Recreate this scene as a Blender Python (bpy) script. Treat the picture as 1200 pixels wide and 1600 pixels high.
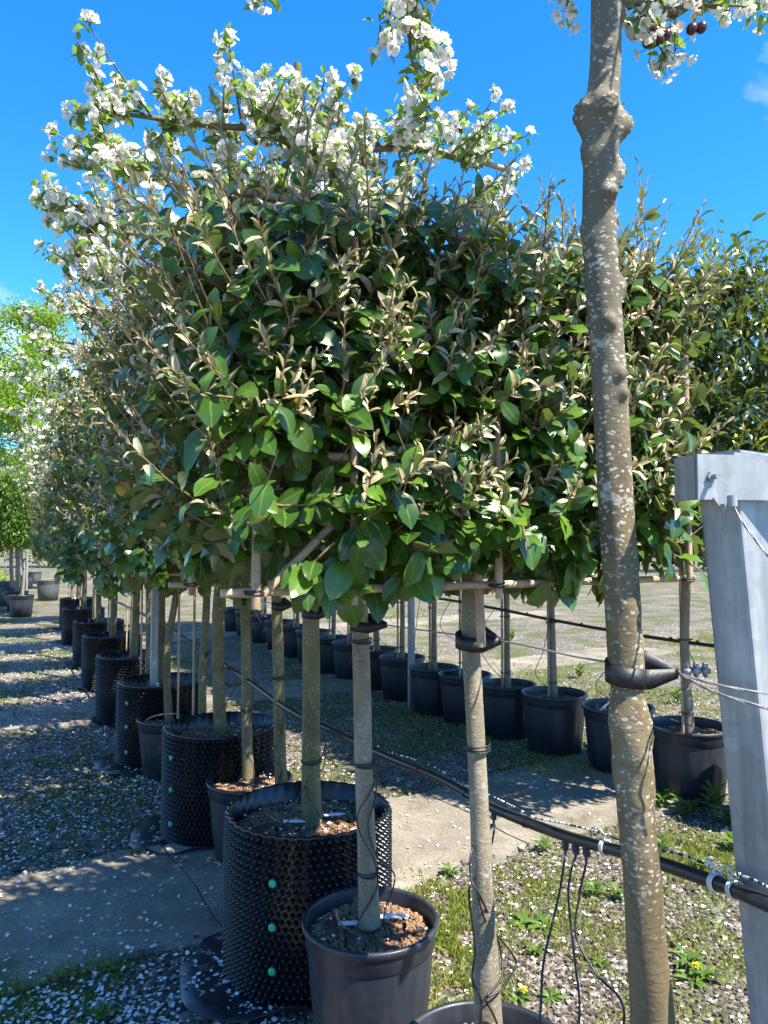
import bpy, math, random
import numpy as np
from mathutils import Matrix, Vector

sc = bpy.context.scene
R = math.radians
for o in list(bpy.data.objects): bpy.data.objects.remove(o)
COL = sc.collection

# ------------------------------------------------------------------ camera
W0, H0, F, HOR = 1200, 1600, 1156.0, 850.0       # photo size, focal length in px, horizon row
EYE = 1.62
PITCH = math.atan((HOR - 800) / F)
cd = bpy.data.cameras.new('camera'); cam = bpy.data.objects.new('camera', cd); COL.objects.link(cam)
cam.location = (0, 0, EYE); cam.rotation_euler = (math.pi / 2 + PITCH, 0, 0)
cd.sensor_fit = 'VERTICAL'; cd.sensor_height = 36; cd.lens = 36 * F / H0
cd.clip_start = 0.05; cd.clip_end = 2000
sc.camera = cam

# ------------------------------------------------------------------ light
CLOUD_OFF = (-11.69, -9.2082, 0)
SUN_EL, SUN_AZ = R(54), math.atan2(.82, -.575)     # azimuth clockwise from +Y
world = bpy.data.worlds.new('World'); sc.world = world; world.use_nodes = True
nt = world.node_tree; nt.nodes.clear()
sky = nt.nodes.new('ShaderNodeTexSky'); sky.sky_type = 'NISHITA'; sky.sun_disc = False
sky.sun_elevation = SUN_EL; sky.sun_rotation = SUN_AZ
sky.air_density = 1.0; sky.dust_density = 0.0; sky.ozone_density = 6.0; sky.altitude = 1500
hsv = nt.nodes.new('ShaderNodeHueSaturation'); hsv.inputs['Saturation'].default_value = 1.27
bg = nt.nodes.new('ShaderNodeBackground'); bg.inputs[1].default_value = 0.14
wo = nt.nodes.new('ShaderNodeOutputWorld')
# scattered small white clouds all over the sky (one at the right edge of the view; unseen rest added to neutralise blue fill light)
tc = nt.nodes.new('ShaderNodeTexCoord'); sx = nt.nodes.new('ShaderNodeSeparateXYZ'); nt.links.new(tc.outputs['Generated'], sx.inputs[0])
dz = nt.nodes.new('ShaderNodeMath'); dz.operation = 'ADD'; dz.inputs[1].default_value = .12; nt.links.new(sx.outputs[2], dz.inputs[0])
dv = nt.nodes.new('ShaderNodeVectorMath'); dv.operation = 'DIVIDE'; cz = nt.nodes.new('ShaderNodeCombineXYZ')
for k in range(3): nt.links.new(dz.outputs[0], cz.inputs[k])
nt.links.new(tc.outputs['Generated'], dv.inputs[0]); nt.links.new(cz.outputs[0], dv.inputs[1])
mpw = nt.nodes.new('ShaderNodeMapping'); mpw.inputs['Location'].default_value = CLOUD_OFF; nt.links.new(dv.outputs[0], mpw.inputs['Vector'])
cn = nt.nodes.new('ShaderNodeTexNoise'); cn.inputs['Scale'].default_value = 1.1; cn.inputs['Detail'].default_value = 7; cn.inputs['Roughness'].default_value = .55; nt.links.new(mpw.outputs[0], cn.inputs['Vector'])
cr_ = nt.nodes.new('ShaderNodeValToRGB'); cr_.color_ramp.elements[0].position = .55; cr_.color_ramp.elements[1].position = .72; nt.links.new(cn.outputs['Fac'], cr_.inputs[0])
cm = nt.nodes.new('ShaderNodeMix'); cm.data_type = 'RGBA'; cm.inputs[7].default_value = (4.2, 4.1, 4.0, 1); nt.links.new(cr_.outputs[0], cm.inputs[0])
nt.links.new(sky.outputs[0], hsv.inputs['Color']); nt.links.new(hsv.outputs[0], cm.inputs[6]); nt.links.new(cm.outputs[2], bg.inputs[0]); nt.links.new(bg.outputs[0], wo.inputs[0])
sd = bpy.data.lights.new('sun', 'SUN'); sun = bpy.data.objects.new('sun', sd); COL.objects.link(sun)
sd.energy = 5.0; sd.angle = R(.55); sd.color = (1, .93, .81)
sv = Vector((math.sin(SUN_AZ) * math.cos(SUN_EL), math.cos(SUN_AZ) * math.cos(SUN_EL), math.sin(SUN_EL)))
sun.rotation_euler = sv.to_track_quat('Z', 'Y').to_euler(); sun.location = (6, -4, 10)
sc.view_settings.view_transform = 'Standard'; sc.view_settings.look = 'None'
sc.view_settings.exposure = 1.6; sc.view_settings.gamma = 1
sc.cycles.max_bounces = 8; sc.cycles.transparent_max_bounces = 4

# ------------------------------------------------------------------ pixel helpers
CP, SP = math.cos(PITCH), math.sin(PITCH)
def ray(x, y):
    a = (x - 600) / F; b = (800 - y) / F
    return np.array([a, CP - b * SP, SP + b * CP])
def at(x, y, Y):
    r = ray(x, y); return np.array([0, 0, EYE]) + r * (Y / r[1])
def ground(x, y, z=0.):
    r = ray(x, y); return np.array([0, 0, EYE]) + r * ((z - EYE) / r[2])
def project(P):
    P = np.asarray(P) - np.array([0, 0, EYE])
    d = P[:, 1] * CP + P[:, 2] * SP; b = -P[:, 1] * SP + P[:, 2] * CP
    return 600 + F * P[:, 0] / d, 800 - F * b / d, d
LAT = np.array([.894, .447, 0]); ROWD = np.array([-.447, .894, 0]); ROT = math.atan2(.447, .894)
UP = np.array([0, 0, 1.])

# ------------------------------------------------------------------ materials
def newmat(name):
    m = bpy.data.materials.new(name); m.use_nodes = True
    n = m.node_tree.nodes; l = m.node_tree.links
    return m, n, l, n['Principled BSDF']
def ramp(n, l, src, stops, interp='LINEAR'):
    r = n.new('ShaderNodeValToRGB'); r.color_ramp.interpolation = interp
    e = r.color_ramp.elements
    while len(e) < len(stops): e.new(.5)
    for k, (p, c) in enumerate(stops):
        e[k].position = p; e[k].color = (c, c, c, 1) if isinstance(c, (int, float)) else (*c, 1)
    l.new(src, r.inputs[0]); return r.outputs[0]
def noise(n, l, scale, detail=4, rough=.55, vec=None, dist=0):
    t = n.new('ShaderNodeTexNoise'); t.inputs['Scale'].default_value = scale
    t.inputs['Detail'].default_value = detail; t.inputs['Roughness'].default_value = rough
    t.inputs['Distortion'].default_value = dist
    if vec is not None: l.new(vec, t.inputs['Vector'])
    return t.outputs['Fac']
def voro(n, l, scale, vec=None, out='Distance', feature='F1', rnd=1):
    t = n.new('ShaderNodeTexVoronoi'); t.inputs['Scale'].default_value = scale; t.feature = feature
    t.inputs['Randomness'].default_value = rnd
    if vec is not None: l.new(vec, t.inputs['Vector'])
    return t.outputs[out]
def mixc(n, l, fac, a, b, mode='MIX'):
    m = n.new('ShaderNodeMix'); m.data_type = 'RGBA'; m.blend_type = mode
    for s, v in ((0, fac), (6, a), (7, b)):
        if isinstance(v, (int, float)): m.inputs[s].default_value = v
        elif isinstance(v, tuple): m.inputs[s].default_value = (*v, 1)
        else: l.new(v, m.inputs[s])
    return m.outputs[2]
def math_(n, l, op, a, b=0.):
    m = n.new('ShaderNodeMath'); m.operation = op
    for i, v in enumerate((a, b)):
        if isinstance(v, (int, float)): m.inputs[i].default_value = v
        else: l.new(v, m.inputs[i])
    return m.outputs[0]
def bump(n, l, bsdf, h, strength, dist=.01):
    b = n.new('ShaderNodeBump'); b.inputs['Strength'].default_value = strength; b.inputs['Distance'].default_value = dist
    l.new(h, b.inputs['Height']); l.new(b.outputs[0], bsdf.inputs['Normal'])
def coords(n, l, scale=(1, 1, 1), world=False):
    mp = n.new('ShaderNodeMapping'); mp.inputs['Scale'].default_value = scale
    if world: l.new(n.new('ShaderNodeNewGeometry').outputs['Position'], mp.inputs['Vector'])
    else: l.new(n.new('ShaderNodeTexCoord').outputs['Object'], mp.inputs['Vector'])
    return mp.outputs[0]
def attr(n, name):
    a = n.new('ShaderNodeAttribute'); a.attribute_name = name; return a.outputs['Fac']

def plain(name, col, rough=.5, metal=0, var=.25, vscale=20, bstr=0., bscale=60, spec=.5):
    m, n, l, b = newmat(name)
    v = coords(n, l)
    c2 = tuple(max(0, x * (1 - var)) for x in col); c1 = tuple(min(1, x * (1 + var)) for x in col)
    l.new(ramp(n, l, noise(n, l, vscale, 5, .6, v), [(.3, c2), (.7, c1)]), b.inputs['Base Color'])
    b.inputs['Roughness'].default_value = rough; b.inputs['Metallic'].default_value = metal
    b.inputs['Specular IOR Level'].default_value = spec
    if bstr: bump(n, l, b, noise(n, l, bscale, 4, .6, v), bstr, .004)
    return m
def leafmat(name, stops, under, rough=.35, trans=.25, tcol=None, spec=.5, ribc=None, wave=True):
    m, n, l, b = newmat(name)
    top = ramp(n, l, attr(n, 'tint'), stops)
    v = coords(n, l, world=True)
    top = mixc(n, l, .35, top, ramp(n, l, noise(n, l, 45, 3, .5, v), [(.3, .55), (.7, 1.)]), 'MULTIPLY')
    if ribc: top = mixc(n, l, ramp(n, l, attr(n, 'rib'), [(.86, 0.), (.97, .65)]), top, ribc)
    if under:
        g = n.new('ShaderNodeNewGeometry')
        un = mixc(n, l, .5, under, top)
        un = mixc(n, l, ramp(n, l, attr(n, 'tint'), [(.55, .25), (.8, 1.)]), under, un) if False else mixc(n, l, .45, under, top)
        col = mixc(n, l, g.outputs['Backfacing'], top, un)
        rr = math_(n, l, 'MULTIPLY_ADD', g.outputs['Backfacing'], .3); rr.node.inputs[2].default_value = rough
        l.new(rr, b.inputs['Roughness'])
    else:
        col = top; b.inputs['Roughness'].default_value = rough
    l.new(col, b.inputs['Base Color']); b.inputs['Specular IOR Level'].default_value = spec
    if wave: bump(n, l, b, noise(n, l, 45, 2, .5, v), .12, .006)
    t = n.new('ShaderNodeBsdfTranslucent'); 
    l.new(mixc(n, l, .6, col, tcol if tcol else (.2, .35, .03)), t.inputs['Color'])
    mx = n.new('ShaderNodeMixShader'); mx.inputs[0].default_value = trans
    l.new(b.outputs[0], mx.inputs[1]); l.new(t.outputs[0], mx.inputs[2])
    l.new(mx.outputs[0], n['Material Output'].inputs['Surface'])
    return m

MAT = {}
# tint: 0..0.6 mature greens, .65 yellow, .75..1 young tan growth
MAT['el'] = leafmat('oleaster_leaf', [(0, (.022, .060, .010)), (.25, (.045, .115, .012)), (.5, (.095, .185, .016)), (.6, (.16, .23, .025)), (.66, (.5, .26, .02)), (.7, (.32, .235, .115)), (.85, (.42, .335, .19)), (1, (.54, .46, .31))],
                    (.24, .225, .12), .30, .2, (.2, .34, .02), .5, (.12, .19, .04))
MAT['crab'] = leafmat('crab_apple_leaf', [(0, (.06, .14, .02)), (.5, (.13, .25, .03)), (1, (.24, .34, .05))], (.2, .27, .1), .4, .4, (.35, .55, .03), .45, (.2, .3, .08))
MAT['laurel'] = leafmat('laurel_leaf', [(0, (.012, .04, .012)), (.5, (.025, .07, .016)), (.7, (.05, .1, .02)), (.75, (.32, .38, .025)), (1, (.50, .52, .04))], (.07, .11, .04), .3, .22, (.25, .35, .02), .55, None)
MAT['screen'] = leafmat('green_screen_leaf', [(0, (.05, .12, .02)), (.7, (.12, .22, .03)), (1, (.3, .38, .04))], None, .4, .3, (.3, .5, .03), .4, None, False)
MAT['birch'] = leafmat('birch_leaf', [(0, (.14, .26, .025)), (1, (.30, .42, .05))], None, .5, .45, (.4, .6, .04), .3, None, False)
MAT['red'] = leafmat('red_photinia_leaf', [(0, (.15, .02, .02)), (1, (.4, .05, .06))], None, .35, .3, (.6, .08, .08), .4, None, False)
MAT['beech'] = leafmat('copper_leaf', [(0, (.22, .08, .035)), (1, (.5, .24, .12))], None, .5, .35, (.6, .3, .15), .3, None, False)
MAT['weed'] = leafmat('weed_leaf', [(0, (.05, .11, .02)), (1, (.13, .21, .03))], None, .45, .3, (.3, .55, .04), .4, (.2, .32, .08))
MAT['grass'] = leafmat('grass_blade', [(0, (.07, .12, .02)), (.5, (.2, .25, .04)), (1, (.36, .34, .1))], None, .6, .3, (.4, .5, .06), .2, None, False)
MAT['flower'] = leafmat('white_blossom', [(0, (.85, .81, .74)), (.45, (.84, .79, .72)), (.6, (.85, .66, .62)), (.8, (.62, .5, .1)), (1, (.5, .42, .08))], None, .6, .3, (.9, .88, .82), .2, None, False)
MAT['petal'] = leafmat('fallen_petal', [(0, (.8, .77, .74)), (.8, (.84, .82, .8)), (1, (.5, .36, .24))], None, .7, .2, (.8, .78, .75), .2, None, False)
MAT['fruit'] = plain('old_red_crab_apple', (.055, .008, .009), .3, 0, .5, 60)
MAT['twig'] = plain('young_brown_twig', (.19, .115, .06), .7, 0, .35, 30)
MAT['cane'] = None
MAT['pot'] = None

def bark(name, dark, mid, light, lichen, lich_amt, scale=1., lines=1., green=None, upper=None):
    m, n, l, b = newmat(name)
    v = coords(n, l); vs = coords(n, l, (1, 1, 3)); vf = coords(n, l, (1, 1, .35))
    big = noise(n, l, 7 * scale, 4, .6, vf, .5)
    c = ramp(n, l, big, [(.3, dark), (.5, mid), (.72, light)])
    fine = noise(n, l, 40 * scale, 6, .7, vs)
    c = mixc(n, l, .55 * lines, c, ramp(n, l, fine, [(.3, .45), (.55, 1.), (.8, 1.25)]), 'MULTIPLY')
    if upper:
        sz_ = n.new('ShaderNodeSeparateXYZ'); l.new(v, sz_.inputs[0]); hz = math_(n, l, 'ADD', sz_.outputs[2], math_(n, l, 'MULTIPLY', noise(n, l, 4, 4, .6, v), .8))
        c = mixc(n, l, ramp(n, l, math_(n, l, 'MULTIPLY', hz, .4), [(.62, 0.), (.82, .75)]), c, upper)
    if green: c = mixc(n, l, ramp(n, l, noise(n, l, 3.5, 3, .6, v), [(.45, 0.), (.7, .75)]), c, green)
    # lichen: clustered pale spots, wider than tall
    vl = coords(n, l, (1, 1, 1.5)); wv = n.new('ShaderNodeVectorMath'); wv.operation = 'MULTIPLY_ADD'; wt = n.new('ShaderNodeTexNoise'); wt.inputs['Scale'].default_value = 60; wt.inputs['Detail'].default_value = 3; l.new(v, wt.inputs['Vector']); l.new(wt.outputs['Color'], wv.inputs[0]); wv.inputs[1].default_value = (.022, .022, .022); l.new(vl, wv.inputs[2]); vl = wv.outputs[0]
    cells = voro(n, l, 75 * scale, vl); rnd = voro(n, l, 75 * scale, vl, 'Color')
    zone = noise(n, l, 9 * scale, 4, .65, v)
    sp = math_(n, l, 'SUBTRACT', math_(n, l, 'MULTIPLY', zone, .95), cells)
    spots = ramp(n, l, sp, [(.22 - lich_amt, 0.), (.30 - lich_amt, 1.)])
    patch = ramp(n, l, noise(n, l, 16 * scale, 5, .7, vl), [(.60 - lich_amt * .4, 0.), (.70 - lich_amt * .4, .8)])
    lm = math_(n, l, 'MAXIMUM', math_(n, l, 'MULTIPLY', spots, .75), patch)
    if upper: lm = math_(n, l, 'MULTIPLY', lm, ramp(n, l, hz, [(.80, .05), (1.05, 1.)]))
    c = mixc(n, l, lm, c, lichen)
    l.new(c, b.inputs['Base Color']); b.inputs['Roughness'].default_value = .8; b.inputs['Specular IOR Level'].default_value = .25
    h = math_(n, l, 'ADD', math_(n, l, 'MULTIPLY', fine, .8), math_(n, l, 'MULTIPLY', noise(n, l, 130 * scale, 4, .6, v), .4))
    bump(n, l, b, h, .7, .004)
    return m
MAT['barkA'] = bark('crab_apple_bark', (.085, .062, .032), (.15, .115, .062), (.20, .165, .10), (.40, .39, .34), .05, upper=(.125, .115, .085))
MAT['barkB'] = bark('grey_smooth_bark', (.14, .115, .075), (.22, .185, .13), (.30, .265, .20), (.40, .38, .33), -.03, 1.3, 1., None)
MAT['barkC'] = bark('mossy_stem_bark', (.09, .075, .035), (.15, .125, .065), (.21, .185, .11), (.38, .38, .30), -.05, 1.2, 1., (.10, .11, .03))

def mk_cane():
    m, n, l, b = newmat('bamboo_cane')
    v = coords(n, l, (1, 1, 1)); 
    c = ramp(n, l, noise(n, l, 9, 5, .6, v), [(.3, (.24, .15, .085)), (.55, (.40, .28, .17)), (.75, (.52, .42, .30))])
    c = mixc(n, l, ramp(n, l, noise(n, l, 60, 4, .7, v), [(.35, .55), (.5, 0.)]), c, (.16, .11, .07))
    l.new(c, b.inputs['Base Color']); b.inputs['Roughness'].default_value = .6
    bump(n, l, b, noise(n, l, 90, 3, .5, v), .3, .002); return m
MAT['cane'] = mk_cane()
def mk_pot(name, col, dusty, r0=.36, r1=.58):
    m, n, l, b = newmat(name)
    v = coords(n, l); vz = coords(n, l, (1, 1, .15))
    c = mixc(n, l, ramp(n, l, noise(n, l, 14, 6, .7, vz), [(.45, 0.), (.8, dusty)]), col, (.16, .15, .14))
    c = mixc(n, l, ramp(n, l, noise(n, l, 260, 2, .5, v), [(.68, 0.), (.74, dusty)]), c, (.3, .28, .25))
    l.new(c, b.inputs['Base Color'])
    l.new(ramp(n, l, noise(n, l, 25, 4, .6, v), [(.3, r0), (.7, r1)]), b.inputs['Roughness'])
    bump(n, l, b, noise(n, l, 120, 3, .6, v), .12, .002); return m
MAT['pot'] = mk_pot('black_plastic_pot', (.013, .018, .026), .18)
MAT['greypot'] = mk_pot('grey_plastic_pot', (.07, .07, .075), .4)
MAT['stud'] = mk_pot('glossy_black_studded_plastic', (.003, .0038, .0048), .0, .22, .36)
MAT['sheet'] = plain('black_plastic_sheet', (.014, .018, .026), .35, 0, .4, 12, .2, 30)
MAT['rubber'] = plain('black_rubber', (.011, .012, .014), .5, 0, .3, 60, .2, 200)
MAT['pipe'] = plain('black_poly_pipe', (.013, .013, .013), .42, 0, .4, 30, .15, 80)
MAT['clip'] = plain('dark_blue_plastic_clip', (.02, .028, .06), .4)
MAT['tie'] = plain('pale_cable_tie', (.55, .55, .53), .5)
MAT['white'] = plain('white_plastic_label', (.75, .77, .8), .4, 0, .08)
MAT['plug'] = plain('green_plastic_plug', (.01, .33, .21), .45, 0, .15)
MAT['yellow'] = plain('yellow_dandelion_petal', (.75, .55, .02), .6)
def mk_soil():
    m, n, l, b = newmat('bark_chip_soil')
    v = coords(n, l)
    c = mixc(n, l, .75, ramp(n, l, noise(n, l, 8, 4, .6, v), [(.35, (.11, .06, .035)), (.65, (.24, .14, .08))]), voro(n, l, 90, v, 'Color'), 'MULTIPLY')
    c = mixc(n, l, ramp(n, l, noise(n, l, 5, 3, .6, v), [(.55, 0.), (.7, .5)]), c, (.06, .08, .02))
    l.new(c, b.inputs['Base Color']); b.inputs['Roughness'].default_value = .95
    bump(n, l, b, voro(n, l, 90, v), 1., .012); return m
MAT['soil'] = mk_soil()
MAT['chip'] = plain('bark_chip', (.25, .145, .08), .9, 0, .5, 15)
def mk_galv(name):
    m, n, l, b = newmat(name)
    v = coords(n, l); vs = coords(n, l, (1, 1, .12))
    sp = voro(n, l, 45, v, 'Color')
    c = ramp(n, l, noise(n, l, 22, 5, .65, vs), [(.3, (.17, .19, .21)), (.5, (.26, .28, .29)), (.72, (.38, .395, .40))])
    bw = n.new('ShaderNodeRGBToBW'); l.new(sp, bw.inputs[0]); c = mixc(n, l, .25, c, ramp(n, l, bw.outputs[0], [(.2, .55), (.8, 1.1)]), 'MULTIPLY')
    c = mixc(n, l, ramp(n, l, noise(n, l, 6, 6, .7, v), [(.6, 0.), (.75, .5)]), c, (.44, .44, .43))
    l.new(c, b.inputs['Base Color']); b.inputs['Metallic'].default_value = .3
    l.new(ramp(n, l, noise(n, l, 15, 4, .6, v), [(.3, .42), (.7, .65)]), b.inputs['Roughness'])
    bump(n, l, b, noise(n, l, 40, 4, .6, v), .15, .003); return m
MAT['galv'] = mk_galv('galvanised_steel')
MAT['wire'] = plain('steel_wire_rope', (.30, .29, .28), .5, .5, .3, 200, .6, 500)
def mk_rope():
    m, n, l, b = newmat('black_white_flecked_cord')
    c = ramp(n, l, attr(n, 'tint'), [(0, (.012, .012, .014)), (.5, (.7, .7, .68))], 'CONSTANT')
    l.new(c, b.inputs['Base Color']); b.inputs['Roughness'].default_value = .8; return m
MAT['rope'] = mk_rope()
def mk_ground():
    m, n, l, b = newmat('gravel_ground')
    v = coords(n, l, world=True)
    cell = voro(n, l, 55, v, 'Color'); dist = voro(n, l, 55, v)
    bw = n.new('ShaderNodeRGBToBW'); l.new(cell, bw.inputs[0])
    c = ramp(n, l, bw.outputs[0], [(.15, (.065, .052, .042)), (.45, (.13, .11, .092)), (.7, (.22, .19, .16)), (.9, (.34, .32, .30))])
    c = mixc(n, l, ramp(n, l, noise(n, l, .55, 5, .65, v), [(.5, 0.), (.65, .7)]), c, (.27, .22, .14))       # sandy fines
    mo = noise(n, l, 1.3, 6, .7, v)
    mossc = ramp(n, l, noise(n, l, 30, 4, .6, v), [(.3, (.04, .055, .012)), (.7, (.12, .15, .03))])
    c = mixc(n, l, ramp(n, l, mo, [(.47, 0.), (.58, .85)]), c, mossc)
    # far-off fallen petals, too small to build
    pc = voro(n, l, 34, v); pr = voro(n, l, 34, v, 'Color')
    l.new(c, b.inputs['Base Color']); b.inputs['Roughness'].default_value = .95; b.inputs['Specular IOR Level'].default_value = .2
    bump(n, l, b, math_(n, l, 'SUBTRACT', noise(n, l, 12, 5, .7, v), dist), .9, .02); return m
MAT['ground'] = mk_ground()
def mk_conc():
    m, n, l, b = newmat('weathered_concrete')
    v = coords(n, l, world=True)
    c = ramp(n, l, noise(n, l, 2.2, 6, .7, v), [(.3, (.15, .135, .105)), (.5, (.23, .205, .16)), (.7, (.33, .295, .235))])
    c = mixc(n, l, .9, c, ramp(n, l, noise(n, l, 110, 5, .8, v), [(.32, .35), (.5, .9), (.7, 1.5)]), 'MULTIPLY')
    c = mixc(n, l, ramp(n, l, noise(n, l, 3, 6, .75, v), [(.54, 0.), (.66, .65)]), c, (.085, .08, .04))
    l.new(c, b.inputs['Base Color']); b.inputs['Roughness'].default_value = .92; b.inputs['Specular IOR Level'].default_value = .2
    bump(n, l, b, noise(n, l, 130, 5, .7, v), .8, .006); return m
MAT['conc'] = mk_conc()
MAT['stone'] = leafmat('gravel_stone', [(0, (.06, .048, .040)), (.4, (.115, .098, .083)), (.75, (.21, .182, .155)), (.93, (.38, .35, .31)), (1, (.55, .52, .48))], None, .85, 0., None, .25, None, False)

# ------------------------------------------------------------------ mesh helpers
class MB:
    """collects triangle/quad chunks, builds ONE mesh object"""
    def __init__(s): s.v = []; s.f = []; s.t = []; s.r = []; s.n = 0
    def add(s, V, Fc, tint=0., rib=0.):
        V = np.asarray(V, float).reshape(-1, 3); Fc = np.asarray(Fc, int)
        s.v.append(V); s.f.append(Fc + s.n); s.n += len(V)
        s.t.append(np.broadcast_to(np.asarray(tint, float), (len(V),))); s.r.append(np.broadcast_to(np.asarray(rib, float), (len(V),)))
        return s
    def mesh(s, name, mat, smooth=True, attrs=True):
        V = np.concatenate(s.v); me = bpy.data.meshes.new(name)
        loops = np.concatenate([f.ravel() for f in s.f]); sizes = np.concatenate([np.full(len(f), f.shape[1]) for f in s.f])
        me.vertices.add(len(V)); me.vertices.foreach_set('co', V.ravel().astype('f4'))
        me.loops.add(len(loops)); me.loops.foreach_set('vertex_index', loops.astype('i4'))
        me.polygons.add(len(sizes)); st = np.concatenate([[0], np.cumsum(sizes)[:-1]])
        me.polygons.foreach_set('loop_start', st.astype('i4')); me.polygons.foreach_set('loop_total', sizes.astype('i4'))
        me.polygons.foreach_set('use_smooth', np.full(len(sizes), smooth))
        if attrs:
            for nm, arr in (('tint', s.t), ('rib', s.r)):
                a = me.attributes.new(nm, 'FLOAT', 'POINT'); a.data.foreach_set('value', np.concatenate(arr).astype('f4'))
        me.update(calc_edges=True); me.validate(); me.materials.append(mat)
        return me
    def build(s, name, mat, parent=None, smooth=True, loc=None, kind=None):
        return link(name, s.mesh(name, mat, smooth), parent, loc, kind)
def link(name, me, parent=None, loc=None, kind=None):
    o = bpy.data.objects.new(name, me); COL.objects.link(o)
    if parent is not None: o.parent = parent
    if loc is not None: o.location = loc
    if kind: o['kind'] = kind
    return o
def empty(name, loc, rz=0.):
    o = bpy.data.objects.new(name, None); COL.objects.link(o); o.location = loc; o.rotation_euler = (0, 0, rz); o.empty_display_size = .1
    return o
def tag(o, label, cat, group=None):
    o['label'] = label; o['category'] = cat
    if group: o['group'] = group
    return o
def copy_tree(o, parent=None):
    c = o.copy(); COL.objects.link(c); c.parent = parent
    for ch in list(o.children): copy_tree(ch, c)
    return c
def local(root, P):
    P = np.asarray(P, float).reshape(-1, 3) - np.array(root.location); a = -root.rotation_euler.z
    c, s = math.cos(a), math.sin(a)
    return np.stack([P[:, 0] * c - P[:, 1] * s, P[:, 0] * s + P[:, 1] * c, P[:, 2]], 1)
def toworld(loc, rz, P):
    c, s = math.cos(rz), math.sin(rz)
    return np.stack([P[:, 0] * c - P[:, 1] * s, P[:, 0] * s + P[:, 1] * c, P[:, 2]], 1) + np.array(loc)
def nrm(a): return a / (np.linalg.norm(a, axis=-1, keepdims=True) + 1e-12)
def smoothpath(P, n):
    P = np.asarray(P, float); k = len(P)
    t = np.linspace(0, k - 1, n); i = np.clip(t.astype(int), 0, k - 2); f = (t - i)[:, None]
    p0 = P[np.clip(i - 1, 0, k - 1)]; p1 = P[i]; p2 = P[i + 1]; p3 = P[np.clip(i + 2, 0, k - 1)]
    return .5 * (2 * p1 + (p2 - p0) * f + (2 * p0 - 5 * p1 + 4 * p2 - p3) * f**2 + (3 * p1 - p0 - 3 * p2 + p3) * f**3)
def tubes(mb, P, Rr, sides=5, tint=0., caps=True):
    """P (n,K,3), Rr (n,K) : n swept tubes"""
    P = np.asarray(P, float); Rr = np.asarray(Rr, float)
    if P.ndim == 2: P = P[None]; Rr = np.broadcast_to(Rr, P.shape[1:2])[None] if Rr.ndim <= 1 else Rr
    n, K, _ = P.shape
    T = nrm(np.gradient(P, axis=1))
    ref = np.where(np.abs(T[:, :1, 2:3]).mean(axis=(1, 2), keepdims=True) > .8, np.array([1., 0, 0]), np.array([0, 0, 1.]))
    A = nrm(np.cross(T, np.broadcast_to(ref, T.shape))); B = np.cross(T, A)
    th = np.arange(sides) * 2 * math.pi / sides
    V = P[:, :, None] + Rr[:, :, None, None] * (np.cos(th)[None, None, :, None] * A[:, :, None] + np.sin(th)[None, None, :, None] * B[:, :, None])
    idx = np.arange(n * K * sides).reshape(n, K, sides)
    a = idx[:, :-1]; b = idx[:, 1:]
    q = np.stack([a, np.roll(a, -1, 2), np.roll(b, -1, 2), b], -1).reshape(-1, 4)
    tt = tint if np.isscalar(tint) else np.broadcast_to(np.asarray(tint)[:, :, None], (n, K, sides)).ravel()
    mb.add(V, q, tt)
    if caps and sides > 4:
        for e in (0, K - 1):
            C = P[:, e]; base = idx[:, e]; off = mb.n
            V2 = np.concatenate([V[:, e].reshape(-1, 3), C]); m = n * sides
            ii = np.arange(m).reshape(n, sides); cc = (m + np.arange(n))[:, None].repeat(sides, 1)
            tri = np.stack([np.roll(ii, -1, 1), ii, cc] if e == 0 else [ii, np.roll(ii, -1, 1), cc], -1).reshape(-1, 3)
            mb.add(V2, tri, 0. if np.isscalar(tint) else float(np.ravel(tint)[0]))
    return mb
def tube(P, r, sides=8, n=None, mb=None, **k):
    P = np.asarray(P, float)
    if n: P = smoothpath(P, n)
    r = np.asarray(r, float)
    rr = np.full(len(P), r) if r.ndim == 0 else (r if len(r) == len(P) else np.interp(np.linspace(0, 1, len(P)), np.linspace(0, 1, len(r)), r))
    return tubes(mb or MB(), P[None], rr[None], sides, **k)
def box(mb, c, ax, ay, az):
    """box centred c with half-axis vectors"""
    c, ax, ay, az = [np.asarray(a, float) for a in (c, ax, ay, az)]
    V = [c + i * ax + j * ay + k * az for i in (-1, 1) for j in (-1, 1) for k in (-1, 1)]
    return mb.add(V, [[0, 1, 3, 2], [4, 6, 7, 5], [0, 4, 5, 1], [2, 3, 7, 6], [0, 2, 6, 4], [1, 5, 7, 3]])
def lathe(mb, prof, seg=48, rmod=None):
    prof = np.asarray(prof, float); K = len(prof); th = np.arange(seg) * 2 * math.pi / seg
    r = prof[:, 0][:, None] * np.ones(seg)
    if rmod is not None: r = r + rmod(prof[:, 1][:, None], th[None, :], prof[:, 0][:, None])
    V = np.stack([r * np.cos(th), r * np.sin(th), prof[:, 1][:, None] * np.ones(seg)], -1)
    idx = np.arange(K * seg).reshape(K, seg); a = idx[:-1]; b = idx[1:]
    return mb.add(V, np.stack([a, np.roll(a, -1, 1), np.roll(b, -1, 1), b], -1).reshape(-1, 4))

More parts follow.
